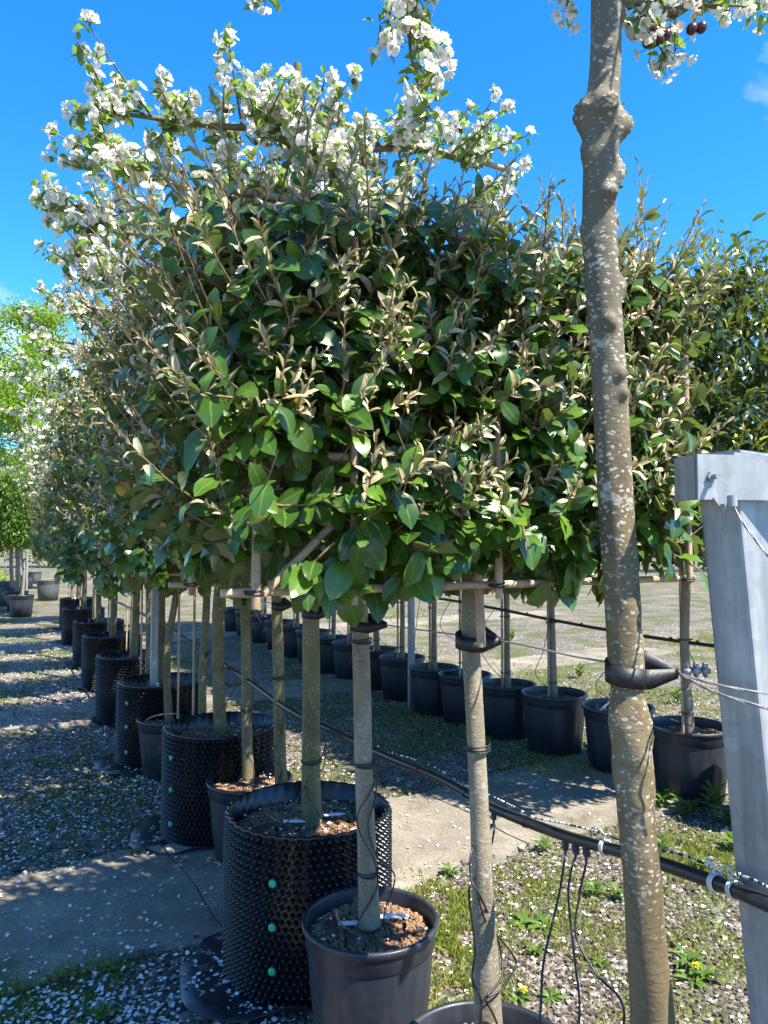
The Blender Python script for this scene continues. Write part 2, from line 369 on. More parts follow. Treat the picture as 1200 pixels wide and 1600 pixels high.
# ---- leaf templates: x along the leaf, y across, z = upper side
def leaf_template(rng, w=.46, fold=.25, curl=.25, wavy=.03, seg=4, peak=.5):
    t = .5 - .5 * np.cos(np.linspace(0, math.pi, seg + 1)); t = .35 * np.linspace(0, 1, seg + 1) + .65 * t; p = math.log(.5) / math.log(peak)
    hw = w / 2 * np.sin(math.pi * t**p)**.68
    zc = -curl * (t - .25)**2 * 1.2 + .02 * rng.normal(size=seg + 1)
    mid = np.stack([t, rng.normal(0, .008, seg + 1), zc], 1)
    Ls = []; Rs = []
    for k in range(1, seg):
        Ls.append([t[k] - .02, hw[k] * .97, zc[k] + fold * hw[k] + rng.normal(0, wavy)]); Rs.append([t[k] - .02, -hw[k] * .97, zc[k] + fold * hw[k] + rng.normal(0, wavy)])
    V = np.concatenate([mid, Ls, Rs]); m = seg + 1
    Lf = lambda k: m + k - 1
    Rf = lambda k: m + seg - 1 + k - 1
    f = [[0, 1, Lf(1)], [0, Rf(1), 1]]
    for k in range(1, seg - 1):
        f += [[k, k + 1, Lf(k + 1)], [k, Lf(k + 1), Lf(k)], [k, Rf(k + 1), k + 1], [k, Rf(k), Rf(k + 1)]]
    f += [[seg - 1, seg, Lf(seg - 1)], [seg - 1, Rf(seg - 1), seg]]
    rib = np.array([1.] * m + [0.] * (2 * (seg - 1)))
    return V, np.array(f), rib
def flower_template(rng, cup=.35):
    V = []; f = []; t = []
    for k in range(5):
        a = k * 2 * math.pi / 5 + rng.normal(0, .08); c, s = math.cos(a), math.sin(a)
        w = .30 + rng.normal(0, .02); q = cup + rng.normal(0, .12)
        pts = [(.06, 0, .02), (.26, w * .75, .26 * q), (.26, -w * .75, .26 * q), (.45, w * .62, .5 * q + .03), (.45, -w * .62, .5 * q + .03), (.53, 0, .5 * q), (.3, 0, .2 * q)]
        b = len(V)
        for (x, y, z) in pts: V.append((x * c - y * s, x * s + y * c, z))
        f += [[b, b + 6, b + 1], [b, b + 2, b + 6], [b + 1, b + 6, b + 3], [b + 6, b + 5, b + 3], [b + 6, b + 2, b + 4], [b + 6, b + 4, b + 5]]
        t += [.55, .1, .1, 0, 0, 0, .1]
    b = len(V)
    for k in range(5):
        a = k * 2 * math.pi / 5 + .6; V.append((.12 * math.cos(a), .12 * math.sin(a), .10 + .04 * (k % 2))); t.append(.95)
    V.append((0, 0, .05)); t.append(.8)
    f += [[b + k, b + (k + 1) % 5, b + 5] for k in range(5)]
    return np.array(V), np.array(f), np.array(t)
RG = np.random.default_rng(7)
TPL = {
    'el': [leaf_template(RG, .60 + .05 * RG.normal(), .10 + .14 * RG.random(), .08 + .3 * RG.random(), .022, 6, .53) for _ in range(8)],
    'young': [leaf_template(RG, .34, .5 + .3 * RG.random(), -.3 + .9 * RG.random(), .02, 4, .5) for _ in range(8)],
    'crab': [leaf_template(RG, .5, .3 + .3 * RG.random(), .2 + .5 * RG.random(), .05, 4, .45) for _ in range(6)],
    'laurel': [leaf_template(RG, .36, .3, .2 + .4 * RG.random(), .02, 4, .5) for _ in range(6)],
    'weed': [leaf_template(RG, .3, .3, .5 + .4 * RG.random(), .05, 4, .6) for _ in range(4)],
}
FTPL = [flower_template(RG, c) for c in (.2, .3, .45, .6, .8, .35)]
class Inst:
    """leaf instances as arrays"""
    def __init__(s): s.d = []
    def add(s, P, X, Z, S, T):
        n = len(P); s.d.append([np.asarray(P, float), nrm(np.asarray(X, float)), np.asarray(Z, float), np.broadcast_to(np.asarray(S, float), (n,)), np.broadcast_to(np.asarray(T, float), (n,))])
    def done(s, rng, nvar=8):
        s.P, X, Z, s.S, s.T = [np.concatenate(c) for c in zip(*s.d)]
        Z = nrm(Z - (Z * X).sum(1, keepdims=True) * X); s.M = np.stack([X, np.cross(Z, X), Z], 2)   # columns
        s.K = rng.integers(0, nvar, len(s.P)); return s
    def sub(s, m):
        o = Inst(); o.P, o.S, o.T, o.M, o.K = s.P[m], s.S[m], s.T[m], s.M[m], s.K[m]; return o
    def emit(s, mb, tpl):
        nv = len(tpl); TV = np.stack([t[0] for t in tpl]); Fc = tpl[0][1]; rib = tpl[0][2]
        k = s.K % nv; V = s.P[:, None] + s.S[:, None, None] * np.einsum('nij,nkj->nki', s.M, TV[k])
        n = len(s.P); nvv = TV.shape[1]
        fc = (np.arange(n) * nvv)[:, None, None] + Fc[None]
        mb.add(V, fc.reshape(-1, Fc.shape[1]), np.repeat(s.T, nvv), np.tile(rib, n)); return mb
    def emit_flowers(s, mb):
        TV = np.stack([t[0] for t in FTPL]); Fc = FTPL[0][1]; tt = np.stack([t[2] for t in FTPL]); k = s.K % len(FTPL)
        V = s.P[:, None] + s.S[:, None, None] * np.einsum('nij,nkj->nki', s.M, TV[k]); n = len(s.P); nvv = TV.shape[1]
        mb.add(V, ((np.arange(n) * nvv)[:, None, None] + Fc[None]).reshape(-1, 3), tt[k].ravel()); return mb
LEAFMESH = {}
def leaf_objects(inst, kind, mat, parent, name='leaf'):
    """each instance an object of its own; meshes shared by shape and tint bucket"""
    for i in range(len(inst.P)):
        tpl = FTPL if kind == 'flower' else TPL[kind]
        k = int(inst.K[i] % len(tpl)); tb = int(round(float(inst.T[i]) * 20))
        key = (kind, k, 0 if kind == 'flower' else tb)
        if key not in LEAFMESH:
            t = tpl[k]
            LEAFMESH[key] = (MB().add(t[0], t[1], t[2]) if kind == 'flower' else MB().add(t[0], t[1], tb / 20., t[2])).mesh(name, mat)
        o = bpy.data.objects.new(name, LEAFMESH[key]); COL.objects.link(o); o.parent = parent
        m = np.eye(4); m[:3, :3] = inst.M[i] * inst.S[i]; m[:3, 3] = inst.P[i]
        o.matrix_local = Matrix(m.tolist())
def pick_visible(inst, root, nmax, minpx=0, cell=6.):
    """mask of the nmax instances that show largest in the photo"""
    C = toworld(root.location, root.rotation_euler.z, inst.P + inst.M[:, :, 0] * (inst.S * .5)[:, None])
    x, y, d = project(C); px = inst.S * F / np.maximum(d, .1)
    ok = (x > 5) & (x < 1195) & (y > 5) & (y < 1595) & (d > .3)
    gw, gh = int(1200 / cell) + 2, int(1600 / cell) + 2; g = np.zeros((gh, gw), bool)
    vis = np.zeros(len(x))
    for i in np.argsort(d):
        if not ok[i]: continue
        r = max(0, int(px[i] * .22 / cell)); cx, cy = int(x[i] / cell), int(y[i] / cell)
        s = g[max(0, cy - r):cy + r + 1, max(0, cx - r):cx + r + 1]
        vis[i] = 1 - s.mean(); s[:] = True
    sc_ = np.where(vis > .45, px * vis, 0)
    sel = np.argsort(-sc_)[:nmax]; m = np.zeros(len(x), bool); m[sel] = True; m &= sc_ > max(minpx, 1e-6)
    return m

# ================================================================== GROUND
rng = np.random.default_rng(11)
CR = np.array([.855, .519])               # direction of the concrete strips, across the rows
STRIPS = [(np.array([.05, 4.15]), .52), (np.array([-2.0, 7.7]), .40), (np.array([-4.6, 12.3]), .55), (np.array([2.2, .35]), .4)]
def strip_sd(x, y):
    """signed distance to the nearest concrete strip, negative inside"""
    s = np.full(np.shape(x), 9.)
    for c, hw in STRIPS[:3]:
        s = np.minimum(s, np.abs(-(x - c[0]) * CR[1] + (y - c[1]) * CR[0]) - hw)
    return s
g = MB()
nx = 90
xs = np.sinh(np.linspace(-6.2, 6.2, nx)) * 1.0; ys = np.sinh(np.linspace(-6.2, 6.2, nx)) * 1.0 + 5
GX, GY = np.meshgrid(xs, ys); idx = np.arange(nx * nx).reshape(nx, nx)
g.add(np.stack([GX, GY, np.zeros_like(GX)], -1), np.stack([idx[:-1, :-1], idx[:-1, 1:], idx[1:, 1:], idx[1:, :-1]], -1).reshape(-1, 4))
gr = g.build('ground', MAT['ground'], smooth=False); gr['kind'] = 'structure'

def concrete(c, hw, ncut, seed):
    root = empty('concrete_path', (c[0], c[1], 0)); root['kind'] = 'structure'
    r_ = np.random.default_rng(seed); nor = np.array([-CR[1], CR[0]])
    cuts = np.array(ncut)
    for a, b in zip(cuts[:-1], cuts[1:]):
        n = max(6, int((b - a) / .12)); t = np.linspace(a + .006, b - .006, n)
        def edge(side):
            k = np.cumsum(r_.normal(0, .012, n)); k -= np.linspace(0, k[-1], n)
            w = hw + k + .03 * np.sin(t * 2.3 + seed) * 1
            jag = .0 if side > 0 else 0
            skew = .02 * np.sin(t * 9 + side)
            tt = t + .012 * np.sin(np.linspace(0, 3, n)) * 0
            return CR[None] * tt[:, None] + nor[None] * (side * (w + skew))[:, None]
        e0, e1 = edge(-1), edge(1)
        # cracked, uneven ends
        rows = []
        for s in np.linspace(0, 1, 7):
            q = e0 * (1 - s) + e1 * s
            q[0] += CR * .012 * math.sin(9 * s + seed); q[-1] += CR * .012 * math.sin(9 * s + seed)
            rows.append(q)
        rows = np.array(rows); z = .022 + .003 * np.sin(rows[..., 0] * 5) * np.cos(rows[..., 1] * 4)
        V = np.concatenate([rows, z[..., None]], -1); m = MB(); ii = np.arange(V.shape[0] * V.shape[1]).reshape(V.shape[:2])
        m.add(V, np.stack([ii[:-1, :-1], ii[:-1, 1:], ii[1:, 1:], ii[1:, :-1]], -1).reshape(-1, 4))
        ring = np.concatenate([V[0], V[1:, -1], V[-1, ::-1][1:], V[1:-1, 0][::-1]])
        low = ring.copy(); low[:, 2] = -.03; cen = ring[:, :2].mean(0); low[:, :2] += .012 * nrm(ring[:, :2] - cen)
        k = len(ring); jj = np.arange(k)
        m.add(np.concatenate([ring, low]), np.stack([jj, jj + k, (jj + 1) % k + k, (jj + 1) % k], -1))
        m.build('slab', MAT['conc'], root, smooth=False)
concrete(STRIPS[0][0], STRIPS[0][1], [-5.2, -3.1, -1.12, .55, 2.3, 5.0], 3)
concrete(STRIPS[1][0], STRIPS[1][1], [-7, -4.2, -1.6, 1.0, 3.3, 7.2], 5)
concrete(STRIPS[2][0], STRIPS[2][1], [-9, -5, -1.7, 2.2, 6, 10], 8)

# gravel stones (real, near) and fallen petals
def lateral(x, y): return x * LAT[0] + y * LAT[1]
def scatter(n, dmin, dmax, rng, margin=.25, power=1.):
    d = dmin + (dmax - dmin) * rng.random(n)**power
    x = (rng.random(n) * 2 - 1) * d * (600 / F + margin)
    w = d / dmax
    return x, d
def emit_stones(mb, x, y, s, rng, sink=.35, z=0.):
    n = len(x)
    cube = np.array([[i, j, k] for i in (-1, 1) for j in (-1, 1) for k in (-1, 1)], float) * .5
    fc = np.array([[0, 1, 3], [0, 3, 2], [4, 6, 7], [4, 7, 5], [0, 4, 5], [0, 5, 1], [2, 3, 7], [2, 7, 6], [0, 2, 6], [0, 6, 4], [1, 5, 7], [1, 7, 3]])
    V = cube[None] * (1 + rng.uniform(-.45, .45, (n, 8, 3))) * np.stack([np.ones(n), rng.uniform(.6, 1, n), rng.uniform(.4, .8, n)], -1)[:, None]
    a = rng.random(n) * 6.28; b = rng.normal(0, .5, n)
    ca, sa, cb, sb = np.cos(a), np.sin(a), np.cos(b), np.sin(b); z0 = np.zeros(n); o1 = np.ones(n)
    Rz = np.stack([np.stack([ca, -sa, z0], -1), np.stack([sa, ca, z0], -1), np.stack([z0, z0, o1], -1)], 1)
    Rx = np.stack([np.stack([o1, z0, z0], -1), np.stack([z0, cb, -sb], -1), np.stack([z0, sb, cb], -1)], 1)
    V = np.einsum('nij,nkj->nki', Rz @ Rx, V) * s[:, None, None] + np.stack([x, y, s * (.35 - sink) + z], -1)[:, None]
    mb.add(V, ((np.arange(n) * 8)[:, None, None] + fc[None]).reshape(-1, 3), np.repeat(rng.random(n)**1.3, 8))
x, y = scatter(52000, 1.9, 8.5, rng, .3, 1.25)
sd_ = strip_sd(x, y); keep = (sd_ > .0) | ((sd_ > -.07) & (rng.random(len(x)) < .3 * (1 + sd_ / .07)))
x, y = x[keep], y[keep]; zst = np.where(sd_[keep] < .005, .022, 0.)
mb = MB(); emit_stones(mb, x, y, rng.uniform(.006, .018, len(x)) * (1 + 1. * (rng.random(len(x)) > .985)), rng, .2, zst)
o = mb.build('gravel', MAT['stone'], smooth=False, kind='stuff'); tag(o, 'loose dark grey gravel stones spread over the ground', 'gravel')
x, y = scatter(120000, 1.9, 15, rng, .3, 1.15)
la = lateral(x, y)
dens = np.where(la < 1.2, .95, .13) * np.clip(.35 + .9 * np.sin(x * 2.1 + 1) * np.cos(y * 1.7) + .3, .25, 1)
sdv = strip_sd(x, y); dens = np.where(sdv < 0, dens * .38, dens)
keep = rng.random(len(x)) < dens
x, y, sdv = x[keep], y[keep], sdv[keep]; n = len(x)
z = np.where(sdv < -.02, .030, rng.uniform(.006, .016, n))
I = Inst(); a = rng.random(n) * 6.28
I.add(np.stack([x, y, z], -1), np.stack([np.cos(a), np.sin(a), rng.normal(0, .15, n)], -1), np.stack([rng.normal(0, .25, n), rng.normal(0, .25, n), np.ones(n)], -1), rng.uniform(.012, .023, n), rng.random(n)**.5)
I.done(rng)
PT = []
for _ in range(6):
    V = np.array([[0, 0, 0], [.5, .38, .12], [1, .12, .1], [1, -.14, .16], [.5, -.4, .1], [.55, 0, -.02]]) + RG.normal(0, .05, (6, 3)); V[:, 2] -= .03
    PT.append((V, np.array([[0, 5, 1], [1, 5, 2], [2, 5, 3], [3, 5, 4], [4, 5, 0]]), np.zeros(6)))
o = I.emit(MB(), PT).build('fallen_petals', MAT['petal'], kind='stuff'); tag(o, 'white fallen blossom petals strewn over gravel and concrete', 'petals')

# grass and moss
def blades(mb, x, y, h, rng, z=0.):
    n = len(x); a = rng.random(n) * 6.28; w = rng.uniform(.0012, .003, n); ln = rng.normal(0, .45, (n, 2)) * h[:, None]
    c, s = np.cos(a) * w, np.sin(a) * w; zz = np.full(n, z) if np.isscalar(z) else z
    V = np.stack([np.stack([x - c, y - s, zz - .004], -1), np.stack([x + c, y + s, zz - .004], -1), np.stack([x + ln[:, 0] * .35 + c * .7, y + ln[:, 1] * .35 + s * .7, zz + h * .6], -1), np.stack([x + ln[:, 0], y + ln[:, 1], zz + h], -1)], 1)
    mb.add(V, ((np.arange(n) * 4)[:, None, None] + np.array([[0, 1, 2], [0, 2, 3]])[None]).reshape(-1, 3), np.repeat(rng.random(n), 4))
mb = MB()
patches = [((700, 1470), .28, 3600, .03), ((735, 1560), .2, 1500, .03), ((690, 1410), .2, 1600, .03), ((850, 1390), .3, 2000, .028), ((930, 1470), .3, 1400, .025), ((1090, 1350), .4, 2600, .04), ((860, 1190), .5, 2200, .035), ((760, 1150), .6, 2000, .03), ((640, 1130), .6, 1600, .03), ((560, 1100), .7, 1400, .03), ((700, 1110), .8, 2600, .022), ((600, 1160), .6, 2200, .018), ((520, 1075), .8, 1800, .02), ((800, 1125), .6, 1800, .025), ((180, 1290), .3, 1600, .01), ((100, 1330), .25, 1000, .01), ((40, 1590), .2, 2500, .012),
           ((60, 1575), .22, 2600, .012), ((130, 1545), .2, 1500, .01), ((150, 1235), .45, 1500, .012), ((60, 1260), .4, 900, .015), ((430, 1010), 1.2, 1500, .04), ((970, 1090), .9, 2200, .05), ((850, 1060), .9, 1500, .05), ((1090, 1010), 1.2, 1500, .06), ((560, 960), 2.5, 1500, .08), ((70, 1040), 1., 900, .02), ((1000, 1560), .25, 800, .02), ((1130, 1480), .3, 900, .025)]
for (p, r, n, h) in patches:
    c = ground(*p); k = rng.normal(0, r * .5, (n, 2))
    lump = np.sin(k[:, 0] * 23 + p[0]) * np.cos(k[:, 1] * 19) > -.35
    k = k[lump]; px_, py_ = c[0] + k[:, 0], c[1] + k[:, 1]
    blades(mb, px_, py_, rng.uniform(.4, 1.2, len(k)) * h, rng, np.where(strip_sd(px_, py_) < 0, .024, .002))
o = mb.build('grass', MAT['grass'], smooth=False, kind='stuff'); tag(o, 'short yellow-green grass and moss tufts growing through gravel', 'grass')

# weeds: small leafy plants
def make_weed(rng, n, up, size):
    I = Inst(); a = np.arange(n) * 2.4 + rng.normal(0, .2, n); el = rng.uniform(.15, .6, n) + up
    X = np.stack([np.cos(a) * np.cos(el), np.sin(a) * np.cos(el), np.sin(el)], -1)
    Z = np.stack([-np.cos(a) * np.sin(el), -np.sin(a) * np.sin(el), np.cos(el)], -1)
    I.add(np.stack([.004 * np.cos(a), .004 * np.sin(a), np.linspace(0, .03 * up * 3, n)], -1), X, Z, rng.uniform(.5, 1., n) * size, rng.random(n)); return I.done(rng, 4)
WEEDME = []
for k in range(4):
    WEEDME.append(make_weed(rng, 14 + 3 * k, (.05, .25, .45, .7)[k], .075).emit(MB(), TPL['weed']).mesh('weed', MAT['weed']))
wp = [(187, 1518, 0, .9), (160, 1590, 1, .8), (80, 1296, 1, .6), (98, 1200, 1, .55), (207, 1342, 1, .55), (218, 1258, 2, .8), (140, 1215, 1, .7), (38, 1228, 1, .6), (62, 1192, 1, .6), (245, 1190, 2, .7), (848, 1172, 3, 1.7), (880, 1166, 2, 1.4), (780, 1150, 1, 1.2), (920, 1180, 2, 1.2), (640, 1080, 3, 1.1), (690, 1075, 2, 1.1),
      (850, 1330, 2, .9), (1075, 1275, 2, 1.6), (1115, 1268, 3, 1.7), (1140, 1290, 2, 1.5), (1035, 1335, 3, .9), (1035, 1265, 2, 1.4), (1100, 1362, 2, .9), (930, 1400, 2, .9), (965, 1405, 2, .8), (820, 1445, 0, 1.1), (850, 1450, 0, 1.2), (838, 1490, 1, .7), (1075, 1510, 1, 1.1), (1100, 1530, 1, .9), (705, 1370, 2, .8), (680, 1590, 1, .8), (712, 1575, 1, .6), (860, 1560, 0, .8), (935, 1505, 0, .7), (1060, 1100, 3, 1.8), (905, 1060, 3, 1.8), (1010, 1045, 3, 2.0), (800, 1000, 3, 2.), (560, 1050, 2, 1.1), (1150, 1330, 2, 1.3)]
for i, (px_, py_, k, s) in enumerate(wp):
    p = ground(px_, py_); o = link('weed', WEEDME[k], None, (p[0], p[1], .02 if strip_sd(p[0], p[1]) < 0 else .0))
    o.scale = (s,) * 3; o.rotation_euler.z = i * 1.7
    lab = ['flat green weed rosette in the gravel', 'small low green weed growing out of the gravel', 'leafy green weed with half-raised leaves on the ground', 'tall upright green weed clump near the pots of the row behind'][k]
    tag(o, lab, 'weed', 'green weeds growing on the ground')
def dandelion(px_, py_, lab, h):
    p = ground(px_, py_ ); r = empty('dandelion', (p[0], p[1], 0)); tag(r, lab, 'dandelion')
    make_weed(rng, 12, .1, .07).emit(MB(), TPL['weed']).build('rosette', MAT['weed'], r)
    tube([[0, 0, 0], [.004, 0, h * .5], [.012, 0, h]], .0015, 5, 6).build('stem', MAT['weed'], r)
    m = MB(); n = 22; a = np.arange(n) * 2.4; I = Inst(); el = np.linspace(.1, 1.3, n)
    I.add(np.tile([.012, 0, h], (n, 1)), np.stack([np.cos(a) * np.cos(el), np.sin(a) * np.cos(el), np.sin(el)], -1), np.tile([0, 0, 1.], (n, 1)) + rng.normal(0, .2, (n, 3)), .017, .5)
    I.done(rng, 4).emit(m, TPL['weed']).build('flower_head', MAT['yellow'], r)
dandelion(1083, 1535, 'dandelion with a yellow head beside a fallen red fruit', .06)
dandelion(812, 1560, 'low yellow dandelion flower beside the hanging drip tubes', .03)

# ================================================================== POTS
def make_pot(rt, rb, h, soil_z, seed, mat='pot', chips=True, flutes=True):
    """returns list of (name, mesh, kind) for a hollow ribbed pot"""
    prof = [(0, .004), (rb * .9, .004), (rb, .012), (rb + (rt - rb) * .5 * .9, h * .5), (rt * .955, h * .80), (rt * .955, h * .805), (rt * .985, h * .82), (rt * .99, h * .93), (rt * .992, h * .935), (rt * 1.03, h * .945), (rt * 1.045, h * .97), (rt * 1.04, h * .992), (rt * 1.02, h), (rt * .975, h * .995), (rt * .965, h * .98), (rt * .95, soil_z - .03)]
    def fl(z, th, r):
        k = (np.cos(th * 20) > .25) * .0035 * (z > .015) * (z < h * .79) * (r > rb * .95)
        return k if flutes else 0 * k
    m = lathe(MB(), prof, 120 if flutes else 48, fl)
    return m.mesh('body', MAT[mat])
def soil_mesh(r, seed):
    q = np.random.default_rng(seed); m = MB(); n = 14
    rr = np.linspace(0, r, n); th = np.arange(40) * 2 * math.pi / 40
    z = .012 * np.sin(rr[:, None] * 31 + 3 * np.sin(th)[None] + seed) * np.cos(th[None] * 3 + seed) + .003 * q.normal(size=(n, 40)) - .01 * (rr[:, None] / r)**4
    z[0] = z[0].mean()
    V = np.stack([rr[:, None] * np.cos(th), rr[:, None] * np.sin(th), z], -1); ii = np.arange(n * 40).reshape(n, 40); a, b = ii[:-1], ii[1:]
    m.add(V, np.stack([a, b, np.roll(b, -1, 1), np.roll(a, -1, 1)], -1).reshape(-1, 4)); return m.mesh('soil', MAT['soil'])
def chips_mesh(r, n, seed, h=.0):
    q = np.random.default_rng(seed); m = MB(); a = q.random(n) * 6.28; rr = r * np.sqrt(q.random(n)) * .97
    emit_stones(m, rr * np.cos(a), rr * np.sin(a), q.uniform(.004, .012, n), q, .0); return m.mesh('bark_chips', MAT['chip'], False)
def petals_on(r, n, seed):
    q = np.random.default_rng(seed); a = q.random(n) * 6.28; rr = r * np.sqrt(q.random(n)); I = Inst(); b = q.random(n) * 6.28
    I.add(np.stack([rr * np.cos(a), rr * np.sin(a), q.uniform(.012, .024, n)], -1), np.stack([np.cos(b), np.sin(b), q.normal(0, .2, n)], -1), np.stack([q.normal(0, .3, n), q.normal(0, .3, n), np.ones(n)], -1), q.uniform(.01, .019, n), q.random(n) * .8)
    return I.done(q).emit(MB(), PT).mesh('petals', MAT['petal'])
POT_H, POT_R, POT_S = .40, .215, .35
pot_near = make_pot(.215, .175, .40, .35, 1); pot_far = make_pot(.235, .195, .44, .385, 2)
soils = [soil_mesh(.204, 1), soil_mesh(.225, 2)]; chs = [chips_mesh(.2, 1700, 3), chips_mesh(.2, 700, 4)]; pts_ = [petals_on(.19, 24, 5), petals_on(.19, 14, 6)]
def place_pot(X, Y, lab, group=None, near=True, rz=0., sc_=1., mat=None):
    r = empty('plant_pot', (X, Y, 0), rz); tag(r, lab, 'pot', group)
    link('body', pot_near if near else pot_far, r); z = .35 if near else .385
    so = link('soil', soils[0 if near else 1], r, (0, 0, z)); link('bark_chips', chs[0 if near else 1], so, None, 'stuff')
    if near: link('petals', pts_[0], so, None, 'stuff')
    r.scale = (sc_,) * 3
    return r
# ---- studded pots (a sheet of cones rolled into a drum)
AR, AH, AS = .31, .59, .515
def stud_mesh(dens=1.):
    m = MB(); nr = int(23 * dens); nc = int(76 * dens); n = nr * nc
    row = np.repeat(np.arange(nr), nc); c = np.tile(np.arange(nc), nr)
    th = (c + .5 * (row % 2)) * 2 * math.pi / nc; z = .022 + row * (AH - .04) / (nr - 1)
    rad = np.stack([np.cos(th), np.sin(th), 0 * th], -1); tan = np.stack([-np.sin(th), np.cos(th), 0 * th], -1)
    C = rad * AR + np.stack([0 * th, 0 * th, z], -1); s = .0125 / dens; k = 7; V = []
    for lev, (rr, hh) in enumerate(((.92, -.002), (.55, .5), (.27, .98), (.0, 1.02))):
        for q in range(k):
            a = q * 2 * math.pi / k; V.append(C + tan * (rr * s * math.cos(a)) + UP * (rr * s * math.sin(a)) + rad * (hh * .017 / dens))
    V = np.stack(V, 1); fc = []
    for lev in range(3):
        for q in range(k): fc.append([lev * k + q, lev * k + (q + 1) % k, (lev + 1) * k + (q + 1) % k, (lev + 1) * k + q])
    m.add(V, ((np.arange(n) * 4 * k)[:, None, None] + np.array(fc)[None]).reshape(-1, 4)); return m.mesh('studs', MAT['stud'])
studs_hi = stud_mesh(1.)
_m = MB(); lathe(_m, [(AR - .004, .0), (AR, .002), (AR, AH * .5), (AR, AH - .012), (AR + .006, AH - .002), (AR, AH + .004), (AR - .008, AH), (AR - .01, AS - .05)], 76, lambda z, th, r: .006 * np.cos(th * 38) * (z > AH - .03))
drum = _m.mesh('drum', MAT['stud'])
asoil = soil_mesh(AR - .006, 9); achips = chips_mesh(AR - .02, 2600, 10); apet = petals_on(AR - .03, 110, 12)
def base_mesh():
    m = MB(); th = np.arange(48) * 2 * math.pi / 48; q = RG.normal(0, .006, 48)
    ro = AR + .06 + .10 * np.maximum(0, np.cos(th - math.pi - .5))**2 + .035 * np.sin(th * 2 + .6) + .02 * np.sin(th * 5) + q; zo = .012 + np.maximum(0, .035 * np.sin(th * 3 + 1.) + .02 * np.sin(th * 7))
    rings = [(AR - .02, 0 * th + .004), ((AR + ro) / 2, zo * .35 + .003), (ro, zo), (ro + .002, zo - .004), ((AR + ro) / 2, zo * .35 - .001), (AR - .02, 0 * th + .001)]
    V = np.stack([np.stack([r * np.cos(th), r * np.sin(th), z], -1) for r, z in rings]); ii = np.arange(V.shape[0] * 48).reshape(-1, 48); a, b = ii[:-1], ii[1:]
    m.add(V, np.stack([a, np.roll(a, -1, 1), np.roll(b, -1, 1), b], -1).reshape(-1, 4)); return m.mesh('base_sheet', MAT['sheet'])
basem = base_mesh()
_m = MB(); lathe(_m, [(0, .007), (.010, .0065), (.0135, .005), (.0145, .002), (.0145, -.004)], 14); plugm = _m.mesh('plug', MAT['plug'], True)
def place_studded(X, Y, lab, plugs=None, group=None, petals=True, rz=0., hs=1.):
    r = empty('studded_pot', (X, Y, 0), rz); tag(r, lab, 'pot', group)
    link('drum', drum, r); link('studs', studs_hi, r, None, 'stuff'); so = link('soil', asoil, r, (0, 0, AS)); link('bark_chips', achips, so, None, 'stuff')
    if petals: link('petals', apet, so, None, 'stuff')
    link('base_sheet', basem, r, (0, 0, .001))
    if plugs:
        a, zs = plugs
        for z in zs:
            p = link('plug', plugm, r, ((AR + .016) * math.cos(a), (AR + .016) * math.sin(a), z)); p.rotation_euler = (0, math.pi / 2, a)
    r.scale = (1, 1, hs)
    return r

# ================================================================== TREE ROW POSITIONS (metres, from pixels on the ground / pot rims)
A_, B_, C_, D_ = (.475, 1.30), (.25, 1.82), (-.045, 2.48), (-.295, 2.95)
E2_, E_, F_, F2_, G_, H_ = (-.476, 3.42), (-.70, 3.92), (-.93, 4.28), (-1.16, 4.78), (-1.52, 5.3), (-1.69, 5.68)
FRONT = [('crab', A_), ('el', B_), ('el', C_), ('crab', D_), ('el', E2_), ('el', E_), ('crab', F_), ('el', F2_), ('el', G_), ('crab', H_)]
FARROW = []
for i, (X, Y) in enumerate([(-2.02, 6.38), (-2.36, 7.0), (-2.62, 7.75), (-3.1, 8.5), (-3.35, 9.2), (-3.85, 10.05), (-4.25, 11.), (-4.85, 12.0), (-5.3, 13.1), (-5.85, 14.2), (-6.4, 15.2)]):
    FARROW.append((('el', 'crab')[i % 2], (X, Y)))

# ================================================================== TREE GENERATORS (local: x across the row, -y towards the path end, z up from soil)
def perp(d):
    ref = np.where(np.abs(d[:, 2:3]) > .8, np.array([1., 0, 0]), np.array([0, 0, 1.])); e1 = nrm(np.cross(d, ref)); return e1, np.cross(d, e1)
def shoots(rng, groups):
    """groups: list of dict(n,u,v,z,dir,jit,L,bend) -> start, dir, length, bend"""
    P, D, L, Bn, G = [], [], [], [], []
    for gi, q in enumerate(groups):
        n = q['n']; P.append(np.stack([rng.uniform(*q['u'], n), rng.uniform(*q['v'], n), rng.uniform(*q['z'], n)], -1))
        D.append(nrm(np.array(q['dir'])[None] + rng.normal(0, 1, (n, 3)) * np.array(q['jit'])[None])); L.append(rng.uniform(*q['L'], n)); Bn.append(np.full(n, q['bend'])); G.append(np.full(n, gi))
    return [np.concatenate(k) for k in (P, D, L, Bn, G)]
def curve(P, D, L, B, t):
    """points along the shoots at parameters t (m,) -> (n,m,3), tangent"""
    t = np.asarray(t)[None, :, None] if np.ndim(t) == 1 else t[..., None]
    L = L[:, None, None]; B = B[:, None, None]
    Pt = P[:, None] + L * (t * D[:, None] + B * t**2 * UP); Tg = nrm(D[:, None] + 2 * B * t * UP); return Pt, Tg
